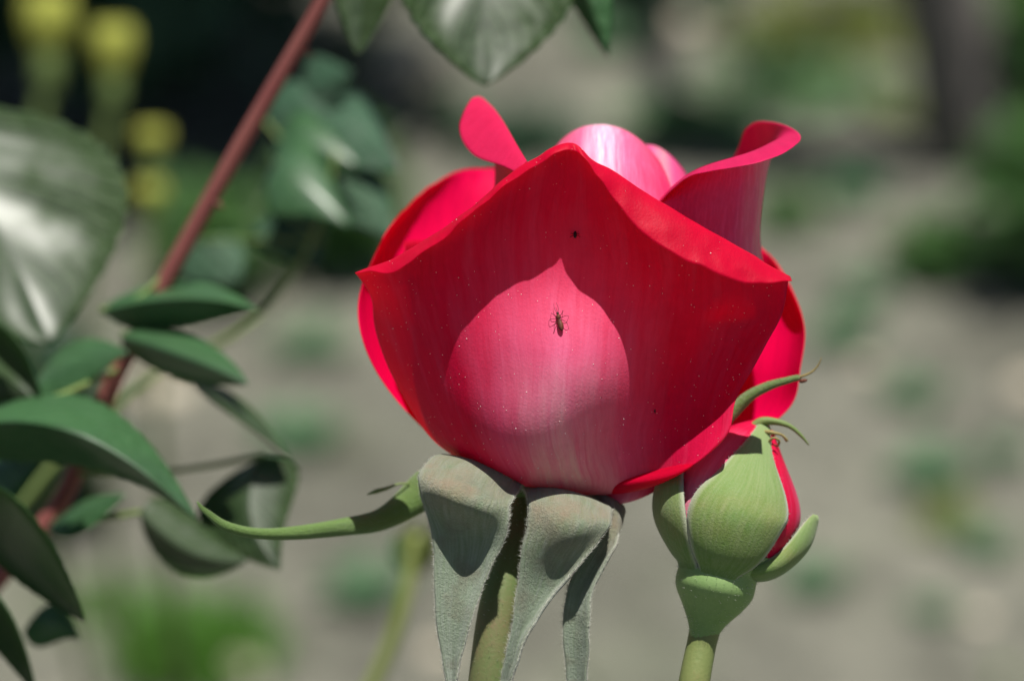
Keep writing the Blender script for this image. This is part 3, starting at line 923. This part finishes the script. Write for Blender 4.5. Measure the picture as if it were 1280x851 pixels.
# curled sepal tips on top
tube('sepal_tip', [P(938, 536, 52), P(952, 527, 50), P(970, 527, 46), P(988, 533, 44), P(1002, 545, 44), P(1011, 556, 46)], [6 * S, 6 * S, 4.4 * S, 3 * S, 2.2 * S, 0.8 * S], GREEN_STALK, BUD, 10, 30)
tube('sepal_tip', [P(950, 545, 46), P(958, 540, 38), P(968, 541, 34), P(978, 544, 36), P(984, 551, 40)], [3 * S, 3 * S, 2.2 * S, 1.6 * S, 2 * S], DRY, BUD, 8, 24)
tube('sepal_tip', [P(962, 560, 34), P(962, 551, 26), P(968, 547, 22), P(974, 551, 24), P(972, 557, 28), P(967, 556, 28)], [2 * S, 1.8 * S, 1.5 * S, 1.5 * S, 1.3 * S, 0.8 * S], DRY, BUD, 8, 30)
hb = MB()
for _ in range(240):
    t = rng.uniform(0.02, 0.5); a = rng.uniform(-1.9, 1.9)
    p = P(*bud_at(t, a)); q = P(*bud_at(t, a, 1.0, rng.uniform(2, 6)))
    x = cr * 0.00003
    hb.add([p + x, p - x, p + cu * 0.00004, q], [(0, 1, 3), (1, 2, 3), (2, 0, 3)])
hb.build('stem_hair', FUZZ, BUD)['kind'] = 'stuff'


# ------------------------------------------------------------------ insects
def surf_point(px, py):
    """Nearest grid point of the front petal to a photo position, with its normal."""
    rel = gA - CAM
    d = rel @ cf
    qx = 640 + (rel @ cr) / S * FOCUS / d; qy = 425.5 - (rel @ cu) / S * FOCUS / d
    e = (qx - px) ** 2 + (qy - py) ** 2
    e = e + (d - d.min()) * 0
    j, i = np.unravel_index(np.argmin(e), e.shape)
    return gA[j, i], nA[j, i]


p, n = surf_point(699, 404)
K = 0.8 * S
BUG = empty('midge', p, 'small brown winged insect sitting on the sunlit middle of the front petal', 'insect')
up_ = cu - n * np.dot(cu, n); up_ /= np.linalg.norm(up_); rt = np.cross(up_, n)
hd = up_ * 0.97 - rt * 0.24; sdv = np.cross(hd, n)
c = p + n * 7 * K
v, f = sphere_data(c - hd * 4 * K, [hd * 11 * K, sdv * 4.2 * K, n * 4.2 * K], 12, 12, lambda t: 0.8 + 0.5 * math.sin(t * 3.0) * (1 - t))
mesh_obj('abdomen', v, f, BROWN, BUG)
v, f = sphere_data(c + hd * 9 * K, [hd * 5 * K, sdv * 3.6 * K, n * 3.6 * K], 10, 8)
mesh_obj('thorax', v, f, BROWN, BUG)
v, f = sphere_data(c + hd * 15 * K, [hd * 2.4 * K, sdv * 2.2 * K, n * 2.2 * K], 10, 8)
mesh_obj('head', v, f, BLACK, BUG)
for sgn in (-1, 1):
    for q, (fw, out) in enumerate(((13, 9), (0, 16), (-20, 11))):
        a0 = c + hd * (10 - 3 * q) * K + sdv * sgn * 3 * K
        knee = a0 + hd * fw * 0.4 * K + sdv * sgn * out * 0.6 * K + n * 3 * K
        foot = p + hd * (8 + fw) * K + sdv * sgn * out * K
        mb = MB(); mb.tube([a0, knee, foot], [0.5 * K, 0.4 * K, 0.25 * K], 5, 10); mb.build('leg', BLACK, BUG)
    mb = MB(); mb.tube([c + hd * 16 * K + sdv * sgn * K, c + hd * 24 * K + sdv * sgn * 3 * K, c + hd * 33 * K + sdv * sgn * 2 * K], [0.4 * K, 0.3 * K, 0.2 * K], 5, 10); mb.build('antenna', BLACK, BUG)


def tiny_bug(name, pos, n, axis, ln, wd, mat, label):
    e = empty(name, pos, label, 'insect')
    s_ = np.cross(axis, n)
    v, f = sphere_data(pos + n * wd * 0.6, [axis * ln, s_ * wd, n * wd], 8, 7, lambda t: 1.1 - 0.5 * t)
    mesh_obj('body', v, f, mat, e)
    for k in range(3):
        for sg in (-1, 1):
            mb = MB(); a0 = pos + n * wd * 0.5 + axis * ln * (0.5 - 0.45 * k)
            mb.tube([a0, a0 + s_ * sg * wd * 1.6 + n * wd * 0.4, a0 + s_ * sg * wd * 2.6 - n * wd * 0.5 + axis * ln * (0.4 - 0.4 * k)], [0.4 * S, 0.35 * S, 0.25 * S], 4); mb.build('leg', mat, e)
    return e


p, n = surf_point(720, 291)
tiny_bug('aphid', p, n, up_, 6 * S, 3 * S, BLACK, 'tiny black insect high on the front petal below its peak')
p, n = surf_point(818, 513)
tiny_bug('aphid', p, n, rt, 1.7 * S, 1.2 * S, BLACK, 'tiny black speck of an insect low on the right of the front petal')
p, n = P(1004, 474, 36), -cu
tiny_bug('aphid', p, n, cr * 0.9 + cu * 0.1, 6 * S, 3.2 * S, BROWN, 'little brown insect hanging under the dried sepal tip at right')


# ------------------------------------------------------------------ leaves of the roses behind
def leaf_grid(base, mid, tip, left, right, n=34, m=18, fold=0.0, wave=0.0, serr=True, shape=0.55):
    """Leaf blade: midrib through three points, half-width vectors left and right (all photo px + depth)."""
    base, mid, tip, left, right = (np.asarray(a, float) for a in (base, mid, tip, left, right))
    t = np.linspace(0, 1, n)
    ax_ = np.outer((1 - t) * (1 - 2 * t), base) + np.outer(4 * t * (1 - t), mid) + np.outer(t * (2 * t - 1), tip)
    w = np.sin(math.pi * t ** shape) ** 0.85
    w = np.clip(w, 0, 1); w[0] = 0.02; w[-1] = 0.004
    g = np.zeros((n, 2 * m + 1, 3))
    nz = np.cross(right - left, tip - base); nz /= np.linalg.norm(nz)
    for j in range(n):
        sr = 1 + (0.02 * ((j % 3) - 1) if serr and 2 < j < n - 2 else 0)
        for i in range(2 * m + 1):
            q = (i - m) / m
            vec = (right if q > 0 else left) * abs(q) * w[j] * (sr if abs(q) > 0.8 else 1)
            bend = fold * abs(q) ** 2 * w[j] + wave * math.sin(t[j] * 17 - abs(q) * 4.5) * abs(q) * (1.1 - abs(q)) * 2 * w[j]
            g[j, i] = ax_[j] + vec + (tip - base) * 0.10 * abs(q) * w[j] + nz * bend
    return PA(g)


def leaf(parent, base, mid, tip, left, right, mat=LEAF, top=1, label=None, **kw):
    g = leaf_grid(base, mid, tip, left, right, **kw)
    o = sheet('leaf', g, mat, parent, 0.0003, top)
    if label: o['label'] = label
    return o


def to_ground(p, dx=0.0, dy=0.0):
    g = np.array([p[0] + dx, p[1] + dy, 0.0]); g[2] = ground_h(g[0], g[1]) - 0.01
    return g


# the red cane slanting across the left
cane_low = P(-10, 730, 700)
gb = to_ground(cane_low, -0.10, 0.12)
CANE_O = empty('rose_cane', gb, 'slanting red rose cane with glossy green leaves left of the bloom', 'rose cane')
tube('cane', [P(470, -130, 620), P(410, -10, 640), P(330, 130, 660), P(240, 290, 680), P(150, 460, 690), P(60, 650, 700), cane_low, cane_low * 0.5 + gb * 0.5, gb],
     [9 * S, 11 * S, 12 * S, 13 * S, 14 * S, 15 * S, 16 * S, 20 * S, 26 * S], CANE, CANE_O, 14, 60)
for px, py, sx in ((374, 60, 1), (297, 190, -1), (262, 250, 1), (188, 380, -1), (108, 545, 1), (96, 560, -1)):
    z_ = 672; c_ = P(px, py, z_); d_ = (cr * 0.8 * sx - cu * 0.6 * sx * (0.6 if sx > 0 else -0.4))
    mb = MB(); mb.tube([c_ + d_ * 8 * S, c_ + d_ * 18 * S - cu * 1 * S, c_ + d_ * 27 * S - cu * 4 * S], [6 * S, 3 * S, 0.4 * S], 8); mb.build('prickle', CANE, CANE_O)
# large pale leaf at the left margin
leaf(CANE_O, (-130, 130, 900), (-22, 262, 800), (62, 430, 700), (-110, 70, -20), (164, -62, 60), fold=-12, wave=6, shape=0.8, n=48, m=24, label='large glossy leaf at the left edge with a whitish sheen')
leaf(CANE_O, (125, 388, 660), (230, 372, 600), (322, 388, 560), (0, -26, 150), (10, 34, 36), fold=-4)
leaf(CANE_O, (150, 420, 640), (240, 450, 560), (310, 480, 520), (14, -26, 50), (-10, 26, 50), fold=-4, top=1)
leaf(CANE_O, (240, 478, 640), (300, 520, 620), (362, 572, 600), (10, -8, 60), (-8, 8, -40), LEAF, fold=6, top=-1)
leaf(CANE_O, (-60, 540, 420), (90, 540, 380), (246, 650, 360), (26, -50, 150), (-14, 36, 70), fold=-6, n=44, label='dark arching leaf seen partly from below')
leaf(CANE_O, (330, 570, 640), (310, 640, 600), (350, 712, 560), (-62, 18, 60), (62, -14, 10), fold=-8)
leaf(CANE_O, (175, 640, 620), (240, 690, 560), (310, 700, 540), (6, -40, 60), (-10, 34, 30), LEAF, top=-1, fold=10)
leaf(CANE_O, (-40, 600, 400), (40, 690, 380), (106, 776, 370), (26, -34, -50), (-22, 22, 40), LEAF, top=-1, fold=14)
leaf(CANE_O, (-30, 720, 420), (10, 780, 400), (46, 870, 400), (16, -8, -30), (-22, 14, 30), LEAF, top=-1, fold=10)
leaf(CANE_O, (60, 660, 640), (105, 636, 620), (158, 618, 600), (4, -18, 50), (4, 22, -20), fold=-6)
leaf(CANE_O, (-50, 610, 560), (0, 590, 540), (60, 560, 520), (-6, -44, 50), (6, 46, -10), fold=-6)
leaf(CANE_O, (-20, 395, 560), (20, 440, 540), (52, 500, 520), (12, -10, -30), (-12, 12, 30), LEAF, top=-1, fold=6)
leaf(CANE_O, (40, 490, 640), (95, 455, 620), (160, 440, 600), (0, -36, 60), (0, 30, -20), fold=-6)
leaf(CANE_O, (-40, 480, 600), (0, 470, 580), (44, 500, 560), (4, -34, 40), (0, 32, 0), LEAF, top=-1, fold=-6)
leaf(CANE_O, (30, 790, 620), (66, 776, 600), (100, 800, 590), (2, -26, 20), (0, 26, 0), fold=-6)
# stalks joining leaves to the cane
for pts in ([(215, 335, 685), (160, 380, 665), (125, 388, 660)], [(170, 420, 690), (155, 418, 650)], [(150, 460, 690), (60, 500, 520), (-60, 540, 420)],
            [(90, 590, 690), (200, 590, 660), (330, 570, 640)], [(60, 650, 700), (120, 650, 650), (175, 640, 620)], [(215, 470, 640), (240, 478, 640)]):
    pts = [P(*q) for q in pts]
    tube('leaf_stalk', pts, [4.5 * S] * len(pts), GREEN_STALK, CANE_O, 8, 16)

# leaves reaching in from above
tip_ = P(640, -420, 620)
gb2 = to_ground(tip_, 0.52, 0.1)
TOP = empty('rose_cane', gb2, 'rose shoot whose glossy leaves hang in from above the bloom', 'rose cane')
tube('cane', [P(560, -160, 560), P(640, -240, 590), tip_, P(860, -560, 700), P(1300, -560, 800), P(1700, -200, 900), gb2], [6 * S, 9 * S, 14 * S, 18 * S, 20 * S, 22 * S, 28 * S], CANE, TOP, 12, 50)
leaf(TOP, (598, -190, 640), (602, -50, 574), (606, 107, 508), (-112, 6, -30), (118, 6, 30), fold=-18, wave=5, shape=0.85, n=44, m=22, label='broad leaf with a pale sheen hanging point down over the bloom')
leaf(TOP, (470, -120, 660), (455, -20, 640), (448, 70, 620), (-44, -6, 10), (46, -6, 40), fold=-8, label='smaller green leaf hanging left of the broad one')
leaf(TOP, (690, -120, 660), (726, -30, 620), (760, 72, 600), (-36, 6, 60), (30, -8, 0), LEAF, top=-1, fold=8, label='dark leaf seen from below, right of the broad one')
for pts in ([(640, -240, 590), (610, -200, 610), (600, -150, 640)], [(560, -160, 560), (500, -150, 620), (470, -120, 660)], [(640, -240, 590), (670, -180, 630), (690, -120, 660)]):
    tube('leaf_stalk', [P(*q) for q in pts], [4 * S, 3.5 * S, 3.5 * S], GREEN_STALK, TOP, 8, 12)

ZM = 1250
# leafy shoot in the middle distance, left of the bloom
gb3 = to_ground(P(-90, 900, ZM + 200))
gb3[2] = ground_h(gb3[0], gb3[1]) - 0.005
MIDP = empty('leafy_shoot', gb3, 'leafy rose shoot in the middle distance, just left of the bloom', 'plant')
tube('stem', [P(420, 190, ZM), P(405, 260, ZM), P(330, 390, ZM + 40), P(180, 480, ZM + 60), P(20, 640, ZM + 60), P(-60, 800, ZM + 80), gb3], [4 * S, 5 * S, 6 * S, 7 * S, 8 * S, 9 * S, 10 * S], GREEN_STALK, MIDP, 8, 30)
for bs, md, tp, lf, rg, mt, tpside in [
    ((330, 230, 0), (370, 225, -40), (440, 285, -80), (10, -44, 60), (-10, 34, -20), LEAF, 1),
    ((340, 200, 60), (380, 185, 30), (450, 210, 0), (0, -40, 40), (0, 36, 0), LEAF, 1),
    ((400, 160, 90), (440, 165, 70), (500, 215, 40), (10, -40, 60), (-10, 40, -20), LEAF_DARK, 1),
    ((420, 210, 60), (450, 245, 40), (490, 300, 0), (30, -14, 30), (-30, 14, 0), LEAF_DARK, -1),
    ((345, 260, 100), (365, 295, 80), (395, 335, 60), (36, -10, 30), (-34, 10, 0), LEAF_DARK, -1),
    ((380, 130, 140), (400, 110, 120), (440, 90, 100), (-10, -34, 30), (10, 34, 0), LEAF_DARK, 1),
    ((250, 300, 160), (270, 330, 140), (300, 350, 120), (30, -20, 30), (-30, 16, 0), LEAF_DARK, -1),
    ((330, 150, 160), (370, 140, 120), (420, 160, 100), (0, -34, 30), (0, 34, 0), LEAF_DARK, 1)]:
    q = lambda a: (a[0], a[1], a[2] + ZM)
    lf, rg = tuple(1.25 * c for c in lf), tuple(1.25 * c for c in rg)
    leaf(MIDP, q(bs), q(md), q(tp), lf, rg, mt, tpside, n=16, m=6, fold=-6)
    tube('leaf_stalk', [P(*q(bs)), P(405, 240 if bs[1] < 240 else 300, ZM)], [3 * S, 4 * S], GREEN_STALK, MIDP, 6, 8)


# ------------------------------------------------------------------ yellow flowers
def yellow_flower(px, py, z, w, h, label, lean=0, grow='yellow flowers before the dark shrub'):
    top = P(px, py, z)
    gb = to_ground(top, lean * 0.02, 0.05)
    e = empty('yellow_flower', gb, label, 'flower', grow)
    k = (FOCUS + z * S) / FOCUS
    w_, h_ = w * S * k, h * S * k
    tube('stem', [top - cu * h_ * 0.6, top - cu * h_ * 1.5 + cr * lean * w_ * 0.5, top * 0.5 + gb * 0.5, gb], [w_ * 0.14, w_ * 0.10, w_ * 0.09, w_ * 0.09], GREEN_STALK, e, 8, 24)
    v, f = sphere_data(top - cu * h_ * 0.45, [cu * h_ * 0.4, cr * w_ * 0.28, cf * w_ * 0.28], 12, 8)
    mesh_obj('calyx', v, f, GREEN_STALK, e)
    n = 11
    for i in range(n):
        a = 2 * math.pi * i / n
        d = cr * math.cos(a) + cf * math.sin(a); t_ = -cr * math.sin(a) + cf * math.cos(a)
        net = []
        for q, (hh, rr) in enumerate(((-0.42, 0.10), (-0.1, 0.36), (0.25, 0.46), (0.5, 0.34 + 0.1 * (i % 2)))):
            ww = (0.06, 0.16, 0.17, 0.05)[q]
            net.append([top + cu * h_ * hh + d * w_ * rr + t_ * w_ * ww * s for s in (-1, 0, 1)])
        sheet('petal', spline_surface(net, 5, 8), YELLOW, e, 0.0004, 1)
    v, f = sphere_data(top + cu * h_ * 0.05, [cu * h_ * 0.4, cr * w_ * 0.32, cf * w_ * 0.32], 12, 8)
    mesh_obj('flower_heart', v, f, YELLOW, e)


yellow_flower(60, 40, 4700, 66, 96, 'tall yellow flower nearest the top left corner', -0.5)
yellow_flower(141, 72, 4600, 56, 84, 'second yellow flower from the left corner, right of the tallest', -0.5)
yellow_flower(190, 180, 4600, 42, 44, 'small round yellow flower just above the lowest one')
yellow_flower(187, 248, 4600, 40, 42, 'lowest small yellow flower beside the pale leaf edge')


# ------------------------------------------------------------------ shrubs, weeds, trunk, stones
def foliage(name, parent, center, radii, n, size, mat, seed, lo=0.25):
    """A crown of folded leaves spread through an uneven volume."""
    r_ = np.random.default_rng(seed)
    V, Fc = [], []
    for k in range(n):
        d = r_.normal(size=3); d /= np.linalg.norm(d)
        rr = (lo + (1 - lo) * r_.random() ** 0.5) * (0.82 + 0.3 * mnoise.noise(Vector((d * 2.2 + seed).tolist())))
        p = np.asarray(center) + d * np.asarray(radii) * rr
        if p[2] < 0.01: p[2] = 0.01 + abs(p[2]) * 0.3
        ax_ = r_.normal(size=3) + d * 0.7; ax_ /= np.linalg.norm(ax_)
        sd_ = np.cross(ax_, r_.normal(size=3) * 0.6 + np.array([0, 0, 1.0])); sd_ /= np.linalg.norm(sd_)
        nn = np.cross(sd_, ax_)
        L = size * r_.uniform(0.6, 1.25); w = L * r_.uniform(0.28, 0.4)
        o = len(V)
        V += [p, p + ax_ * L * 0.4 + sd_ * w + nn * L * 0.1, p + ax_ * L * 0.45, p + ax_ * L * 0.4 - sd_ * w + nn * L * 0.1, p + ax_ * L]
        Fc += [(o, o + 2, o + 1), (o, o + 3, o + 2), (o + 1, o + 2, o + 4), (o + 2, o + 3, o + 4)]
    ob = mesh_obj(name, V, Fc, mat, parent, attrs={'side': [0.0] * len(V), 'pu': [0.3] * len(V), 'pv': list(np.tile([0, .4, .45, .4, 1], n))})
    ob['kind'] = 'stuff'
    return ob


def shrub(name, px, py, rx, ry, rz, n, size, mat, label, seed, group=None, cat='shrub', stems=5):
    g = on_ground(px, py)
    e = empty(name, g, label, cat, group)
    foliage('foliage', e, g + np.array([0, 0, rz * 0.95]), (rx, ry, rz), n, size, mat, seed)
    r_ = np.random.default_rng(seed)
    for k in range(stems):
        a = r_.uniform(0, 6.28); q = g + np.array([math.cos(a) * rx * 0.5, math.sin(a) * ry * 0.5, rz * 1.3])
        tube('stem', [g + (q - g) * np.array([0.1, 0.1, 0]), g * 0.5 + q * 0.5 + r_.normal(size=3) * rx * 0.1, q], [size * 0.12, size * 0.09, size * 0.05], TWIG, e, 6, 10)
    return e


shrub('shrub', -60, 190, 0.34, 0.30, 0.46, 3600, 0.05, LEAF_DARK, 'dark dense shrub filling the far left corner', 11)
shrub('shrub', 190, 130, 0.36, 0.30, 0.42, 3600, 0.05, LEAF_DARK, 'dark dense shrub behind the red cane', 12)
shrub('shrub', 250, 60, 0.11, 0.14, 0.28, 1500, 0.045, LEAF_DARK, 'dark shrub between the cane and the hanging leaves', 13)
shrub('shrub', 810, 4, 0.10, 0.10, 0.03, 400, 0.025, LEAF_DARK, 'low dark shrub at the top edge, above the bloom', 14)
shrub('leafy_plant', 1285, 350, 0.055, 0.06, 0.075, 520, 0.022, LEAF_DULL, 'tall leafy green plant cut by the right edge', 15, None, 'plant')
shrub('leafy_plant', 1165, 345, 0.042, 0.04, 0.024, 300, 0.016, LEAF_DULL, 'low leafy green plant left of the one at the right edge', 16, None, 'plant')
shrub('leafy_plant', 985, 284, 0.032, 0.03, 0.015, 200, 0.014, LEAF_DULL, 'small dark green plant directly right of the tall rolled petal', 17, None, 'plant')
shrub('leafy_plant', 1275, 190, 0.05, 0.06, 0.10, 520, 0.024, LEAF_DULL, 'green plant behind the foot of the tree trunk', 18, None, 'plant')
shrub('leafy_plant', 860, 165, 0.075, 0.05, 0.012, 300, 0.018, WEED, 'spreading low bluish green plant behind the bloom', 19, None, 'plant')
shrub('leafy_plant', 1000, 120, 0.10, 0.08, 0.014, 300, 0.018, WEED, 'spreading green plant on the far soil', 20, None, 'plant')
shrub('leafy_plant', 1050, 50, 0.12, 0.12, 0.02, 330, 0.02, WEED_YELLOW, 'yellowish green plant on the far soil near the trunk', 21, None, 'plant')
shrub('leafy_plant', 430, 335, 0.052, 0.05, 0.062, 620, 0.026, LEAF_DULL, 'bushy green plant on the soil left of the curled petal', 23, None, 'plant')
shrub('leafy_plant', 262, 372, 0.05, 0.05, 0.05, 420, 0.022, LEAF_DULL, 'loose green plant on the soil behind the red cane', 24, None, 'plant')
shrub('leafy_plant', 40, 640, 0.07, 0.06, 0.07, 700, 0.024, LEAF_DARK, 'dark green plant low behind the cane at the left edge', 25, None, 'plant')
shrub('leafy_plant', 650, 190, 0.07, 0.05, 0.015, 240, 0.018, LEAF_DARK, 'dark low plant behind the curled petal', 22, None, 'plant')

# tree trunk
tb = on_ground(1228, 196)
TR = empty('tree', tb, 'grey brown slanting tree trunk at the top right corner', 'tree')
tk = FOCUS and np.linalg.norm(tb - CAM) / FOCUS
tube('trunk', [tb - np.array([0, 0, 0.03]), tb + np.array([-0.036, 0, 0.12]), tb + np.array([-0.095, 0.0, 0.3]), tb + np.array([-0.17, 0.02, 0.8]), tb + np.array([-0.05, 0.05, 1.5]), tb + np.array([0.0, 0.1, 2.1])],
     [0.046, 0.037, 0.035, 0.033, 0.028, 0.02], BARK, TR, 18, 40)
for a, h in ((0.5, 1.5), (2.4, 1.7), (4.4, 1.9)):
    s0 = tb + np.array([-0.04, 0.06, h]); d = np.array([0.5 * math.cos(a) + 0.3, 0.5 * math.sin(a) + 1.2, 0.9])
    tube('limb', [s0, s0 + d * 0.3, s0 + d * 0.6 + np.array([0, 0, 0.15])], [0.016, 0.011, 0.005], BARK, TR, 10, 14)
foliage('crown', TR, tb + np.array([0.5, 1.9, 2.6]), (0.6, 0.5, 0.45), 1400, 0.06, LEAF_DULL, 31)


# small weeds
def make_weed(mat, n=12, L=0.034):
    e = empty('weed', (0, 0, 0))
    r_ = np.random.default_rng(len(bpy.data.objects))
    for i in range(n):
        a = i * 2.4; el = r_.uniform(0.05, 0.4); l_ = L * r_.uniform(0.7, 1.2)
        d = np.array([math.cos(a) * math.cos(el), math.sin(a) * math.cos(el), math.sin(el)]); s_ = np.array([-math.sin(a), math.cos(a), 0])
        n_ = np.cross(s_, d)
        net = [[d * l_ * t + s_ * l_ * w * q - n_ * (l_ * 0.25 * t * t) for q in (-1, 0, 1)] for t, w in ((0.0, 0.03), (0.3, 0.17), (0.65, 0.24), (1.0, 0.04))]
        sheet('leaf', spline_surface(net, 5, 8), mat, e, 0.0004, 1)
    return e


def copy_thing(o, loc, rz, sc, label):
    c = o.copy(); COL.objects.link(c)
    c.location = tuple(map(float, loc)); c.rotation_euler = (0, 0, rz); c.scale = (sc, sc, sc)
    c['label'] = label
    for ch in list(o.children):
        k = ch.copy(); COL.objects.link(k); k.parent = c
    return c


wg, wy = make_weed(WEED), make_weed(WEED_YELLOW)
spots = [(760, 60, wg, 1.4, 'green weed on the far soil above the tall rolled petal'), (940, 190, wg, 1.2, 'weed on the soil just right of the tall rolled petal tip'), (1120, 150, wy, 1.3, 'yellowish weed left of the foot of the trunk'),
         (930, 60, wy, 1.3, 'yellowish weed at the top between bloom and trunk'), (1070, 250, wg, 1.1, 'weed on open soil left of the leafy plants at right'), (560, 150, wg, 1.2, 'weed on the soil just left of the curled petal'),
         (1230, 690, wg, 0.8, 'weed by the right edge, level with the bud'), (1160, 600, wg, 1.2, 'bluish green weed right of the bud, upper of a close pair'), (1186, 662, wy, 1.1, 'yellowish weed just below the bluish one right of the bud'),
         (1140, 502, wg, 1.0, 'green weed on the soil right of the rear petal'), (1016, 735, wg, 0.9, 'small weed right of the bud stem'),
         (1052, 430, wg, 1.1, 'faint weed on the soil close to the right rear petal'), (1080, 375, wg, 1.0, 'weed below the low leafy plant at right'),
         (390, 442, wg, 1.2, 'weed on the soil left of the bloom, above the other'), (375, 555, wg, 1.3, 'weed on the soil left of the bloom, near the long sepal'),
         (1255, 575, wg, 0.7, 'small faint weed by the right edge'), (460, 745, wg, 1.2, 'weed low on the soil left of the folded sepals'),
         (330, 350, wy, 1.3, 'yellowish weed behind the dark leaves left of the bloom'), (1165, 770, wg, 0.6, 'smallest weed low at the right')]
for i, (px, py, pr, sc_, lb) in enumerate(spots):
    c = copy_thing(pr, on_ground(px, py), rng.uniform(0, 6), sc_ * 0.78, lb)
    tag(c, None, 'weed', 'weeds scattered on the soil')
for pr in (wg, wy):
    for ch in list(pr.children): bpy.data.objects.remove(ch)
    bpy.data.objects.remove(pr)


def grass(px, py, n, spread, h, label, lean=0.35):
    g = on_ground(px, py)
    e = empty('grass_tuft', g, label, 'grass tuft')
    V, Fc = [], []
    for k in range(n):
        a = rng.uniform(0, 6.28); r = spread * math.sqrt(rng.random())
        p = g + np.array([math.cos(a) * r, math.sin(a) * r, -0.002])
        d = np.array([rng.normal() * lean, rng.normal() * lean, 1.0]); L = h * rng.uniform(0.5, 1.15) * (1.1 - 0.7 * r / spread)
        s_ = np.cross(d, rng.normal(size=3)); s_ /= np.linalg.norm(s_); w = 0.0016 * rng.uniform(0.7, 1.3)
        cv = np.array([rng.normal() * 0.3, rng.normal() * 0.3, 0])
        o = len(V)
        for t, ww in ((0, 1), (0.35, 1), (0.7, 0.7), (1, 0.06)):
            q = p + d * L * t + cv * L * t * t - np.array([0, 0, L * 0.15 * t * t])
            V += [q - s_ * w * ww, q + s_ * w * ww]
        for q in range(3): Fc.append((o + 2 * q, o + 2 * q + 1, o + 2 * q + 3, o + 2 * q + 2))
    ob = mesh_obj('blades', V, Fc, BLADE, e, attrs={'side': [0.0] * len(V), 'pu': [0.3] * len(V), 'pv': [0.5] * len(V)})
    ob['kind'] = 'stuff'


grass(245, 820, 700, 0.052, 0.055, 'thick tuft of bright green grass at the lower left')
grass(1256, 850, 7, 0.006, 0.035, 'few thin grass blades at the bottom right corner')
grass(130, 760, 90, 0.03, 0.035, 'thin tuft of grass left of the thick one')

# blurred young stalk behind the folded sepals
st = [P(520, 668, 1600), P(512, 720, 1610), P(490, 800, 1630), P(455, 880, 1660)]
sb = to_ground(st[-1], -0.03, 0.02)
ST = empty('young_shoot', sb, 'pale yellow green shoot with a small leafy head behind the folded sepals', 'plant')
tube('stem', st + [st[-1] * 0.5 + sb * 0.5, sb], [9 * S, 13 * S, 14 * S, 15 * S, 16 * S, 16 * S], PALE_STALK, ST, 10, 40)
leaf(ST, (516, 722, 1605), (510, 690, 1600), (524, 646, 1595), (-22, -4, 4), (22, 4, 24), WEED_YELLOW, n=14, m=5)
leaf(ST, (516, 716, 1605), (532, 690, 1590), (540, 650, 1580), (-14, -6, 4), (14, 4, 10), WEED_YELLOW, n=14, m=5)
leaf(ST, (514, 716, 1605), (498, 694, 1600), (496, 664, 1600), (-10, -4, 4), (10, 4, 10), WEED, n=14, m=5)


def stone(px, py, w, label, mat=STONE, cat='stone', flat=0.6, seed=0):
    g = on_ground(px, py)
    k = np.linalg.norm(g - CAM) / FOCUS * S * w * 0.5
    r_ = np.random.default_rng(seed + 40)
    v, f = sphere_data((0, 0, 0), [np.array([0, 0, 1.0]) * k * flat, np.array([1.0, 0, 0]) * k, np.array([0, 1.0, 0]) * k * 0.85], 16, 10)
    v = [np.asarray(p) * (1 + 0.22 * mnoise.noise(Vector((np.asarray(p) / k * 1.3 + seed).tolist()))) + g + np.array([0, 0, k * flat * 0.45]) for p in v]
    o = mesh_obj('stone', [p - g for p in v], f, mat)
    o.location = tuple(map(float, g))
    tag(o, label, cat, 'pale stones on the soil')


stone(420, 56, 80, 'pale stone beside the red cane near the top edge', seed=1)
stone(478, 92, 120, 'largest pale stone, below the hanging leaves near the top edge', seed=2)
stone(200, 492, 80, 'flat warm coloured stone under the dark leaves at left', flat=0.3, seed=3)
stone(1282, 492, 50, 'pale stone cut by the right edge', seed=4)
stone(300, 846, 60, 'pale stone at the bottom beside the thick grass', seed=5)
stone(366, 532, 52, 'pale stone left of the bloom above the green weed', flat=0.35, seed=6)
stone(548, 822, 44, 'pale stone seen behind the left folded sepal', seed=7)
stone(845, 40, 60, 'pale stone on the far soil above the tall rolled petal', seed=9)
stone(1085, 460, 34, 'small pale stone on open soil right of the rear petal', flat=0.35, seed=10)
stone(1225, 775, 30, 'small pale stone low on the soil at the right', flat=0.4, seed=11)
stone(1120, 330, 36, 'small pale stone at the left foot of the low leafy plant', flat=0.4, seed=12)
stone(1218, 372, 44, 'dull flat stone below the leafy plant at right', flat=0.3, seed=8)
